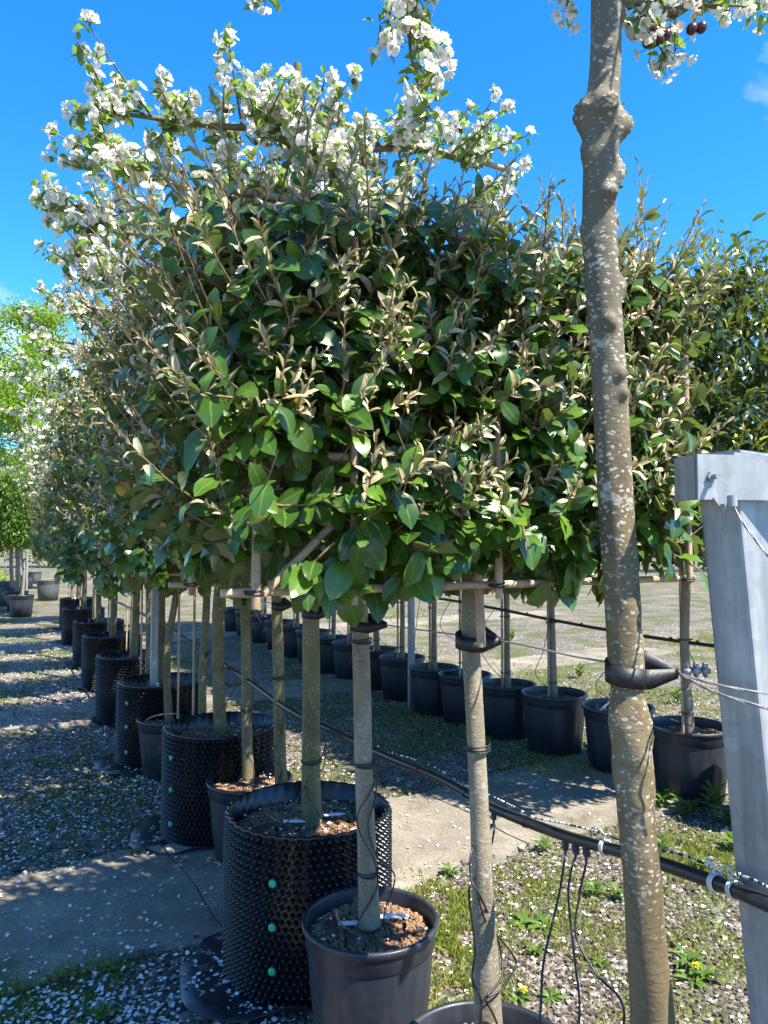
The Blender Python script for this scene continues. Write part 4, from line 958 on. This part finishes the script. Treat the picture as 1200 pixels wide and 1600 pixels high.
BACK = [(2.22, 4.29), (1.97, 4.83), (1.69, 5.4), (1.34, 5.88), (1.05, 6.35), (.74, 6.83), (.486, 7.2), (.19, 7.86), (-.07, 8.45), (-.39, 9.0), (-.65, 9.5), (-.97, 10.2), (-1.26, 10.8), (-1.6, 11.5), (-1.97, 12.3), (-2.38, 13.1), (-2.75, 13.8)]
blab = ['dark evergreen laurel screen with yellow-green tips beside the steel post'] 
ORD = 'first second third fourth fifth sixth seventh eighth ninth tenth eleventh twelfth thirteenth fourteenth fifteenth sixteenth seventeenth'.split()
for i, (X, Y) in enumerate(BACK):
    root = empty('pleached_laurel', (X, Y, SL), ROT + (math.pi if i % 2 else 0)); tag(root, ORD[i] + ' dark evergreen laurel in the row behind, counted from the steel post', 'tree', 'pleached laurels in the row behind')
    link('foliage', LA_F, root, None, 'stuff'); link('branches', LA_T, root)
    trunk_straight(root, 2.6, .03 if i < 3 else .025, 300 + i, MAT['barkB'], .014)
    cx, cy = local(root, [(X - .045, Y - .012, SL)])[0][:2]; cane_mb((cx, cy, -.02), (cx, cy, 1.6), .010).build('cane', MAT['cane'], root)
    for z in (.15, .62): ring_tie((cx * .4, cy * .4, z), .045, .006).build('tie', MAT['rubber'], root)
    place_pot(X, Y, ORD[i] + ' black laurel pot in the row behind, counted from the steel post', 'black pots in the row behind', False, i * .9, 1.04 if i < 4 else 1.)
    cl = MB(); 
# ================================================================== POSTS, CABLE, PIPES
def make_post(name, corner, a, w1, w2, ztop, lean=(0, 0), lab='', cat='post'):
    """galvanised box section; corner = nearest vertical edge at eye level"""
    f1 = np.array([-math.sin(a), math.cos(a), 0]) * w1; f2 = np.array([math.cos(a), math.sin(a), 0]) * w2
    root = empty(name, (corner[0] - lean[0] * EYE, corner[1] - lean[1] * EYE, 0)); tag(root, lab, cat)
    r0 = np.array(root.location); m = MB(); nb = 3
    def ring(z, ins=0.):
        c = np.array([lean[0] * z, lean[1] * z, z]); n1 = nrm(f1[None])[0]; n2 = nrm(f2[None])[0]; P = []; rr = .006; w = [(0, 0), (1, 0), (1, 1), (0, 1)]
        q = [c + n1 * ins + n2 * ins, c + f2 + n1 * ins - n2 * ins, c + f1 + f2 - n1 * ins - n2 * ins, c + f1 - n1 * ins + n2 * ins]
        for k in range(4):
            p, pn, pp = q[k], q[(k + 1) % 4], q[k - 1]; u = nrm((pn - p)[None])[0]; v = nrm((pp - p)[None])[0]; P += [p + v * rr, p + (u + v) * rr * .3, p + u * rr]
        return np.array(P)
    zs = [0, .6, 1.2, ztop]; V = [ring(z) for z in zs] + [ring(ztop, .005), ring(ztop - .2, .005)]
    V = np.array(V); ii = np.arange(V.shape[0] * 12).reshape(-1, 12); A2, B2 = ii[:-1], ii[1:]
    m.add(V, np.stack([A2, np.roll(A2, -1, 1), np.roll(B2, -1, 1), B2], -1).reshape(-1, 4)); m.build('shaft', MAT['galv'], root, smooth=False)
    return root
aP = R(36); ztopP = 1.772
cornP = at(1161, 800, 1.22)
post = make_post('steel_post', (cornP[0], cornP[1]), aP, .072, .14, ztopP, (-.078, .0), 'tall galvanised box-section post with a bolted clamp bar at its top')
pr = np.array(post.location); ctop = np.array([-.078 * 1.73, 0, 1.73])
# clamp bar across the post head
bd = nrm(np.array([[math.cos(R(12)), math.sin(R(12)), 0]]))[0]; bn = np.array([bd[1], -bd[0], 0]); 
p0 = at(1088, 745, 1.20) - pr
m = MB(); box(m, p0 + bd * .13 + bn * 0, bd * .13, bn * .004, UP * .037); box(m, p0 - bn * -.03 * -1 + bd * .003, bd * .003, -bn * .03, UP * .037)
clampb = m.build('clamp_bar', MAT['galv'], post, smooth=False)
bolt = p0 + bd * .024 + bn * .004
m = MB(); tube([bolt, bolt + bn * .018], .0045, 8, None, m); tube([bolt, bolt + bn * .006], .009, 6, None, m); m.build('bolt', MAT['galv'], clampb, smooth=False)
# small folded lug and cap plate
m = MB(); lg = at(1125, 778, 1.205) - pr; m.add([lg + bd * -.014, lg + bd * .012, lg + bd * .005 - UP * .026, lg + bd * -.014 + bn * .003, lg + bd * .012 + bn * .003, lg + bd * .005 - UP * .026 + bn * .003], [[0, 2, 1], [3, 4, 5], [0, 3, 5], [0, 5, 2], [1, 2, 5], [1, 5, 4]]); m.build('lug', MAT['galv'], clampb, smooth=False)
m = MB(); cc = np.array([-.078 * ztopP, 0, ztopP]); f1 = np.array([-math.sin(aP), math.cos(aP), 0]); f2 = np.array([math.cos(aP), math.sin(aP), 0]); box(m, cc + f1 * .036 + f2 * .08 + UP * .004, f1 * .032, f2 * .055, UP * .0025 + f2 * .0); m.build('cap_plate', MAT['galv'], post, smooth=False)
m = MB(); ws = at(1144, 778, 1.19) - pr; tube([ws + UP * .004, ws - UP * .014], .008, 10, None, m); m.build('cable_stop', MAT['galv'], post)
def wire_rope(mb, P, r, n=120, turns=150):
    P = smoothpath(P, n * 4); T = nrm(np.gradient(P, axis=0)); A2 = nrm(np.cross(T, np.array([0.03, .1, 1.]))); B2 = np.cross(T, A2); s = np.concatenate([[0], np.cumsum(np.linalg.norm(np.diff(P, axis=0), axis=1))])
    for k in range(3):
        a = s / (r * 7) + k * 2.094; tube(P + (r * .45) * (np.cos(a)[:, None] * A2 + np.sin(a)[:, None] * B2), r * .55, 5, None, mb, caps=False)
    return mb
m = MB(); P = [at(1144, 786, 1.19), at(1160, 815, 1.17), at(1200, 868, 1.12), at(1280, 960, 1.05)]; wire_rope(m, np.array(P), .0022, 60)
o = m.build('stay_wire', MAT['wire'], smooth=True); tag(o, 'twisted steel stay wire slanting down from the clamp bar on the post', 'wire')

# straps + tension cable
strap_at(A, 978, 1049, 1.30, .034, (.088, -.01, -.002))
strap_at(B, 733, 1000, 1.81, .032, (.075, -.02, .0))
strap_at(C, 563, 975, 2.48, .032, (.09, -.03, .0))
strap_at(D, 486, 956, 2.95, .037, (.085, -.03, .0))
for x_, y_, Y_ in ((434, 945, 3.42), (384, 938, 3.92)):
    rt = E2 if x_ == 434 else E; strap_at(rt, x_, y_, Y_, .028, (.07, -.02, 0))
m = MB(); cp = [at(1300, 1150, 1.02), at(1200, 1108, 1.10), at(1120, 1083, 1.17), CABLE[0]] ; wire_rope(m, np.array(cp), .0028, 60)
cp2 = [at(1200, 1084, 1.16), at(1120, 1070, 1.2), CABLE[0]]; wire_rope(m, np.array(cp2), .0024, 50)
allp = [CABLE[0], CABLE[0] * .5 + CABLE[1] * .5 - UP * .004] + [c for c in CABLE[1:]] + [np.array([-1.78, 5.75, 1.36]), np.array([-3.2, 9.0, 1.36]), np.array([-6.2, 15.2, 1.37])]
tube(np.array(allp), .0022, 6, 200, m)
cab = m.build('tension_cable', MAT['wire']); tag(cab, 'thin steel cable tying the stems together and running to the post', 'cable')
m = MB(); c0 = CABLE[0]
for k in range(3):
    c = c0 + np.array([.012 + .016 * k, -.004, .002]); th = np.linspace(0, math.pi, 9)
    tube(np.stack([c[0] + 0 * th, c[1] + .007 * np.cos(th), c[2] - .007 * np.sin(th)], 1), .0022, 6, None, m); tube([c + [0, .007, 0], c + [0, .007, .016]], .0022, 6, None, m); tube([c + [0, -.007, 0], c + [0, -.007, .016]], .0022, 6, None, m); box(m, c + [0, 0, .004], [.0055, 0, 0], [0, .010, 0], [0, 0, .004])
m.build('wire_clamp', MAT['galv'], cab, smooth=True)

# soft ties round the near stems
for rt, pts, rr_ in ((B, ((746, 1170), (759, 1545)), .030), (C, ((565, 1003), (570, 1195), (575, 1365)), .034), (D, ((486, 1190),), .039), (E, ((385, 1110),), .031), (E2, ((435, 1060),), .030)):
    Yt = {id(B): 1.81, id(C): 2.48, id(D): 2.95, id(E): 3.92, id(E2): 3.42}[id(rt)]
    for (x_, y_) in pts: ring_tie(local(rt, at(x_, y_, Yt))[0], rr_, .005, 3).build('tie', MAT['rubber'], rt)
# irrigation pipe with cord, ties, clips and drip tubes
PIPE = np.array([at(1330, 1470, 1.12), at(1190, 1408, 1.20), at(1120, 1380, 1.30), at(1010, 1342, 1.45), at(880, 1305, 1.68), at(770, 1262, 1.96), at(690, 1218, 2.24), at(600, 1180, 2.60), at(520, 1142, 2.95), at(450, 1108, 3.28), at(375, 1055, 4.05), at(300, 1005, 5.2), at(240, 968, 6.5), at(150, 925, 10.)])
pipe = tube(PIPE, .0125, 12, 160).build('irrigation_pipe', MAT['pipe']); tag(pipe, 'thick black irrigation pipe slung behind the stems of the pot row', 'pipe')
PS = smoothpath(PIPE, 400); PX, PY, PD = project(PS)
def on_pipe(x): return PS[np.argmin(np.abs(PX - x))]
m = MB(); s = PS[(PX > 560) & (PX < 1260)]; ns = 420; s = smoothpath(s, ns); T = nrm(np.gradient(s, axis=0)); tt = np.linspace(0, 1, ns)
lift = .0165 + .012 * np.abs(np.sin(tt * 17)); rp = s + UP * lift[:, None]
tubes(m, rp[None], np.full((1, ns), .0021), 6, tint=np.where(rng.random(ns) < .42, .9, 0.)[None], caps=False)
o = m.build('flecked_cord', MAT['rope']); tag(o, 'black and white flecked cord running along the irrigation pipe', 'cord')
def pipe_tie(x):
    c = on_pipe(x); t = nrm((on_pipe(x - 12) - on_pipe(x + 12))[None])[0]; u = nrm(np.cross(t, UP)[None])[0]; v = np.cross(u, t); m = MB(); th = np.linspace(0, 6.283, 22)
    for k in range(3): tube(c + t * (k - 1) * .004 + .0145 * (np.cos(th)[:, None] * u + np.sin(th)[:, None] * v), .0018, 5, None, m, caps=False)
    tube([c + v * .012, c + v * .03 + t * .004, c + v * .034 + t * .016, c + v * .022 - t * .012, c + v * .03 - t * .02], .0022, 5, 14, m); return m.build('cord_knot', MAT['tie'], pipe)
for x_ in (948, 1118, 1148): pipe_tie(x_)
for x_ in (822, 730, 655): 
    m = MB(); c = on_pipe(x_); t = nrm((on_pipe(x_ - 12) - on_pipe(x_ + 12))[None])[0]; tube([c - t * .006, c + t * .006], .0142, 12, None, m); m.build('pipe_collar', MAT['pipe'], pipe)
TUBE_ENDS = []
for i, x_ in enumerate((772, 883, 900, 917, 590, 510, 442, 395, 372)):
    c = on_pipe(x_); m = MB(); box(m, c - UP * .017, [.006, 0, 0], [0, .009, 0], [0, 0, .011]); tube([c - UP * .028, c - UP * .042], .0035, 6, None, m); m.build('pipe_clip', MAT['clip'], pipe, smooth=False); TUBE_ENDS.append(c - UP * .042)
def drip(pts, lab, r=.0026): 
    o = tube(np.array(pts), r, 6, 70).build('drip_tube', MAT['pipe']); tag(o, lab, 'tube', 'thin black drip tubes'); return o
soilB = np.array([B_[0], B_[1], .352])
a_ = TUBE_ENDS
drip([a_[1], at(873, 1400, 1.62), at(850, 1500, 1.55), at(845, 1570, 1.5), np.array([A_[0] - .2, A_[1] + .12, .525])], 'drip tube hanging nearly straight from the first of three pipe clips')
drip([a_[2], at(895, 1350, 1.64), at(888, 1400, 1.6), at(898, 1500, 1.55), at(905, 1590, 1.5), np.array([A_[0] - .12, A_[1] + .2, .525])], 'drip tube hanging straight down from the middle of three pipe clips')
drip([a_[3], at(905, 1400, 1.62), at(900, 1460, 1.6), at(930, 1520, 1.55), at(975, 1580, 1.5), np.array([A_[0] - .03, A_[1] + .22, .525])], 'drip tube crossing to the knobbly trunk from the last of three pipe clips')
drip([a_[0], at(760, 1310, 1.84), at(745, 1375, 1.77), at(755, 1430, 1.76), at(768, 1450, 1.82), at(800, 1490, 1.84), at(805, 1510, 1.84), at(785, 1545, 1.77), at(750, 1580, 1.74), soilB + [-.03, -.1, .0]], 'coiled drip tube looping outermost round the twisting pale trunk')
drip([a_[0] + [-.004, .0, 0], at(740, 1320, 1.80), at(735, 1370, 1.76), at(750, 1400, 1.75), at(768, 1440, 1.8), at(783, 1490, 1.83), at(783, 1530, 1.79), at(760, 1560, 1.75), at(775, 1595, 1.76), soilB + [.07, -.06, 0]], 'coiled drip tube looping closely round the twisting pale trunk')
drip([a_[0] + [.003, .0, 0], at(765, 1330, 1.88), at(738, 1380, 1.77), at(733, 1400, 1.76), at(742, 1480, 1.77), at(738, 1530, 1.77), at(752, 1575, 1.76), soilB + [-.05, -.07, 0]], 'drip tube running down close against the twisting pale trunk')
zC = .352
drip([a_[4], at(583, 1230, 2.46), at(560, 1270, 2.42), at(562, 1300, 2.42), at(585, 1345, 2.43), at(588, 1390, 2.45), at(560, 1440, 2.42), np.array([C_[0] - .05, C_[1] - .09, zC])], 'drip tube wound round the stem in the ribbed pot')
drip([a_[4] + [.003, 0, 0], at(586, 1250, 2.48), at(575, 1290, 2.43), at(590, 1340, 2.46), at(617, 1370, 2.52), at(600, 1430, 2.48), np.array([C_[0] + .06, C_[1] - .06, zC])], 'drip tube arching into the ribbed pot from the pipe')
drip([a_[5], at(505, 1200, 2.96), at(478, 1225, 2.91), at(500, 1275, 2.9), np.array([D_[0] + .1, D_[1] - .05, .522])], 'drip tube dropping into the drum with three green plugs')
drip([a_[5] + [.002, .003, 0], at(500, 1190, 2.99), at(470, 1240, 2.9), at(455, 1275, 2.88), np.array([D_[0] - .1, D_[1] - .1, .522])], 'second drip tube curving into the drum with three green plugs')
drip([a_[6], at(440, 1150, 3.4), at(425, 1180, 3.38), at(440, 1205, 3.36), at(425, 1235, 3.5), np.array([E_[0] + .1, E_[1] - .1, .353])], 'drip tube wound round the slim stem behind the drum')
drip([a_[7], at(392, 1120, 3.86), at(378, 1165, 3.84), at(395, 1195, 3.85), np.array([E_[0] + .03, E_[1] - .1, .353])], 'drip tube falling along the greenish stem into its black pot')
drip([a_[8], at(352, 1100, 4.2), at(340, 1115, 4.2), np.array([F_[0] - .06, F_[1] - .08, .52])], 'drip tube dropping into the second studded drum')
# drip arrows and labels in the pots
def stake(x, y, z, lab):
    r = empty('drip_stake', (x, y, z)); tag(r, lab, 'stake'); tube([[0, 0, -.03], [0, 0, .045]], .0035, 6, None).build('spike', MAT['pipe'], r); m = MB(); box(m, [0, 0, .05], [.007, 0, 0], [0, .005, 0], [0, 0, .006]); m.build('head', MAT['pipe'], r, smooth=False)
stake(C_[0] - .075, C_[1] - .1, zC, 'black drip stake stuck in the ribbed pot near its rim'); stake(C_[0] + .11, C_[1] - .06, zC, 'black drip stake on the far side of the stem in the ribbed pot'); stake(D_[0] - .1, D_[1] - .17, .52, 'black drip stake in the soil of the drum with green plugs')
def label_(x, y, z, rz, lab, L=.055, tilt=.1):
    m = MB(); box(m, [0, 0, 0], [L, 0, 0], [0, .010, 0], [0, 0, .001]); box(m, [L + .008, 0, 0], [.008, 0, 0], [0, .005, 0], [0, 0, .001]); o = m.build('plant_label', MAT['white'], smooth=False, loc=(x, y, z)); o.rotation_euler = (.1, tilt, rz); tag(o, lab, 'label')
label_(C_[0] + .06, C_[1] + .04, .382, .25, 'white plastic label lying right behind the stem in the ribbed pot'); label_(C_[0] - .06, C_[1] + .0, .380, .3, 'white plastic label lying in front of the stem in the ribbed pot', .045)
label_(D_[0] - .045, D_[1] - .04, .55, .3, 'white plastic label at the foot of the stem in the drum with green plugs', .05); label_(D_[0] + .09, D_[1] + .03, .55, .5, 'white plastic label behind the stem in the drum with green plugs', .04)
label_(E_[0] + .11, E_[1] - .1, .383, .4, 'white plastic label in the black pot between two drums', .03, .2); label_(H_[0] + .02, H_[1] - .16, .56, 1.4, 'white plastic label standing in the drum beside the galvanised row post', .04, 1.2)
label_(BACK[3][0] - .1, BACK[3][1] - .1, .43, .6, 'white label in a pot of the row behind, third from the post', .05, .3); label_(BACK[2][0] - .12, BACK[2][1] - .05, .45, .5, 'white label leaning on the rim of a back-row pot near the post', .08, -.5)
tw = tube(np.array([[C_[0] - .04, C_[1] - .02, .35], [C_[0] - .075, C_[1] - .06, .39], [C_[0] - .10, C_[1] - .08, .43], [C_[0] - .105, C_[1] - .08, .46]]), [.005, .004, .004, .006], 7, 20).build('cut_twig', MAT['twig']); tag(tw, 'short cut twig standing in the ribbed pot', 'twig')
o = tube(np.array([[G_[0] - .16, G_[1] - .12, .36], [G_[0] - .1, G_[1] - .13, .42], [G_[0], G_[1] - .1, .44], [G_[0] + .08, G_[1] - .06, .43]]), .004, 6, 20).build('cut_twig', MAT['cane']); tag(o, 'bent pale twig in the small pot between two drums', 'twig')
# row posts
make_post('steel_post', tuple(at(237, 950, 5.50)[:2]), R(25), .05, .05, 1.9, (0, 0), 'slim galvanised post standing inside the front pot row')
make_post('steel_post', tuple(at(640, 980, 7.35)[:2]), R(25), .05, .06, 1.9, (0, 0), 'slim galvanised post standing among the black pots of the row behind')
# back-row pipe and wire
bp = np.array([at(1260, 1030, 4.1), at(1120, 1010, 4.62), at(1000, 993, 5.15), at(880, 972, 5.75), at(780, 952, 6.3), at(690, 936, 6.85), at(560, 920, 8.2), at(380, 893, 13.)])
o = tube(bp, .012, 8, 80).build('irrigation_pipe', MAT['pipe']); tag(o, 'black irrigation pipe slung in front of the row behind', 'pipe')
mm = MB()
for k in np.linspace(6, 62, 14).astype(int): 
    c = smoothpath(bp, 80)[k]; box(mm, c + UP * .016, [.006, 0, 0], [0, .01, 0], [0, 0, .006])
mm.build('pipe_clip', MAT['pipe'], o, smooth=False)
q = np.random.default_rng(3)
for i in range(1, 10):
    X, Y = BACK[i]; t = smoothpath(bp, 80); c = t[np.argmin((t[:, 0] - X + .05)**2 + (t[:, 1] - Y)**2)]
    o = tube(np.array([c, c + [-.05 + q.normal(0, .05), -.05, -.25], [X - .16 + q.normal(0, .08), Y - .16, .62], [X - .02, Y - .14, .47], [X + .06, Y - .08, .40]]), .003, 5, 30).build('drip_tube', MAT['pipe']); tag(o, 'drip tube dropping into the ' + ORD[i] + ' pot of the row behind', 'tube', 'drip tubes of the row behind')
o = tube(np.array([[2.3, 4.35, 1.42], [1.97, 4.9, 1.38], [.5, 7.25, 1.37], [-2.7, 13.8, 1.37]]), .002, 5, 60).build('tension_cable', MAT['wire']); tag(o, 'thin steel cable strung through the row behind', 'cable')
fr_ = link('fallen_fruit', fruit_me, None, tuple(ground(1052, 1480) + [0, 0, .012])); tag(fr_, 'dark red fruit fallen on the gravel beside the dandelion', 'fruit')

# ================================================================== FAR LEFT AND BACKGROUND
for i, (X, Y) in enumerate([(-8.1, 16.6), (-8.9, 18.0), (-9.7, 19.4)]):
    root = empty('pleached_laurel', (X, Y, SL), ROT + i); root.scale = (1.15, 1.6, 1.0); tag(root, ORD_[i] + ' bright green dense evergreen screen past the far end of the row', 'tree', 'green screens past the far end of the row'); link('foliage', LS_F, root, None, 'stuff'); link('branches', LA_T, root); trunk_straight(root, 2.6, .03, 400 + i, MAT['barkB'])
    place_pot(X, Y, ORD_[i] + ' large black pot past the far end of the row', 'large black pots past the far end of the row', False, i, 1.1)
def leafy_tree(name, X, Y, h, cr, mat, seed, lab, cat='tree', n=16000, size=.10, clear=.25, group=None, trunk_r=.09):
    q = np.random.default_rng(seed); root = empty(name, (X, Y, 0)); tag(root, lab, cat, group)
    tube([[0, 0, -.05], [.05, 0, h * .4], [.0, .05, h * .93]], [trunk_r, trunk_r * .7, .015], 10, 20).build('trunk', MAT['barkB'], root)
    nb = 46; zz = h * (clear + (1 - clear) * q.random(nb)**.9); aa = q.random(nb) * 6.28; ll = cr * np.sqrt(np.clip(1 - ((zz / h - clear - .25) / (1 - clear - .2))**2, .08, 1)) * q.uniform(.6, 1.1, nb)
    P = np.stack([np.zeros((nb, 3)) + np.stack([0 * aa, 0 * aa, zz - ll * .3], -1), np.stack([np.cos(aa) * ll * .55, np.sin(aa) * ll * .55, zz], -1), np.stack([np.cos(aa) * ll, np.sin(aa) * ll, zz + ll * .15], -1)], 1)
    m = MB(); tubes(m, P, np.array([[.03, .018, .006]]).repeat(nb, 0) * trunk_r / .09, 5, caps=False); m.build('limbs', MAT['barkB'], root)
    t = q.uniform(.35, 1.05, n); k = q.integers(0, nb, n); c = P[k, 1] * (1 - t)[:, None] + P[k, 2] * t[:, None] + q.normal(0, .24 * cr / 2, (n, 3)) * np.array([1, 1, .8])
    I = Inst(); I.add(c, q.normal(0, 1, (n, 3)) - .4 * UP, q.normal(0, .7, (n, 3)) + UP, q.uniform(.6, 1.2, n) * size, q.random(n)); I.K = None
    I.done(q, 2); D2 = [(np.array([[0, 0, 0], [.5, .33, .05], [1, 0, -.05], [.5, -.33, .05]]), np.array([[0, 2, 1], [0, 3, 2]]), np.zeros(4))] * 2
    I.emit(MB(), D2).build('crown', MAT[mat], root, smooth=False, kind='stuff'); return root
leafy_tree('birch_tree', -12.6, 25.5, 9.6, 2.3, 'birch', 1, 'tall fresh light green birch behind the far end of the row', n=26000, size=.12)
leafy_tree('birch_tree', -15.6, 28.5, 8.2, 2.4, 'birch', 2, 'shorter light green birch standing beside the tall one', n=20000, size=.12)
leafy_tree('green_shrub', -13.3, 22.5, 4.2, 1.5, 'birch', 3, 'bushy light green shrub in front of the birches', 'shrub', 12000, .10, .05, None, .05)
leafy_tree('red_photinia', -12.9, 23.6, 4.4, .7, 'red', 4, 'red-leaved shrub rising beside the green shrub', 'shrub', 5000, .09, .5, None, .04)
for i, (X, Y) in enumerate([(-10.1, 18.6), (-10.9, 20.0)]):
    leafy_tree('copper_shrub', X, Y, 2.9, .55, 'beech', 10 + i, 'copper-leaved shrub standing in a grey pot', 'shrub', 4000, .07, .4, 'copper shrubs in grey pots', .03)
gp = make_pot(.33, .28, .62, .55, 3, 'greypot', flutes=False)
for i, (px_, py_, s) in enumerate([(8, 945, 1.), (75, 938, .95), (40, 920, .8), (54, 912, .8)]):
    p = ground(px_, py_); r = empty('plant_pot', (p[0], p[1], 0)); r.scale = (s,) * 3; tag(r, 'grey fabric-look pot on the sunlit cross path', 'pot', 'grey pots on the sunlit cross path'); link('body', gp, r); link('soil', soils[1], r, (0, 0, .56)).scale = (1.36, 1.36, 1)
# pipe rack
rk = empty('pipe_rack', tuple(ground(41, 942))); tag(rk, 'pale metal pipe rack behind the grey pots', 'rack'); r0 = np.array(rk.location)
for (px_, py_, top) in ((41, 942, 1.75), (33, 912, 1.75), (8, 912, 1.75)):
    b_ = ground(px_, py_) - r0; tube([b_, b_ + UP * top], .03, 10, None).build('upright', MAT['galv'], rk)
for z in (.9, 1.2, 1.5, 1.7):
    tube([ground(41, 942) - r0 + UP * z, ground(33, 912) - r0 + UP * z], .02, 8, None).build('rail', MAT['galv'], rk); tube([ground(33, 912) - r0 + UP * z, ground(8, 912) - r0 + UP * z], .02, 8, None).build('rail', MAT['galv'], rk)
# far tree belt that closes the yard
q = np.random.default_rng(8)
for i in range(16):
    X = -26 + i * 4.6 + q.normal(0, .8); Y = 46 + q.normal(0, 3) + (6 if X < -14 else 0)
    leafy_tree('boundary_tree', X, Y, q.uniform(4.5, 6.5), q.uniform(2.2, 3.0), 'birch' if i % 3 == 0 else 'laurel', 30 + i, 'distant tree in the belt closing off the yard', 'tree', 2600, .34, .06, 'distant trees closing off the yard', .1)
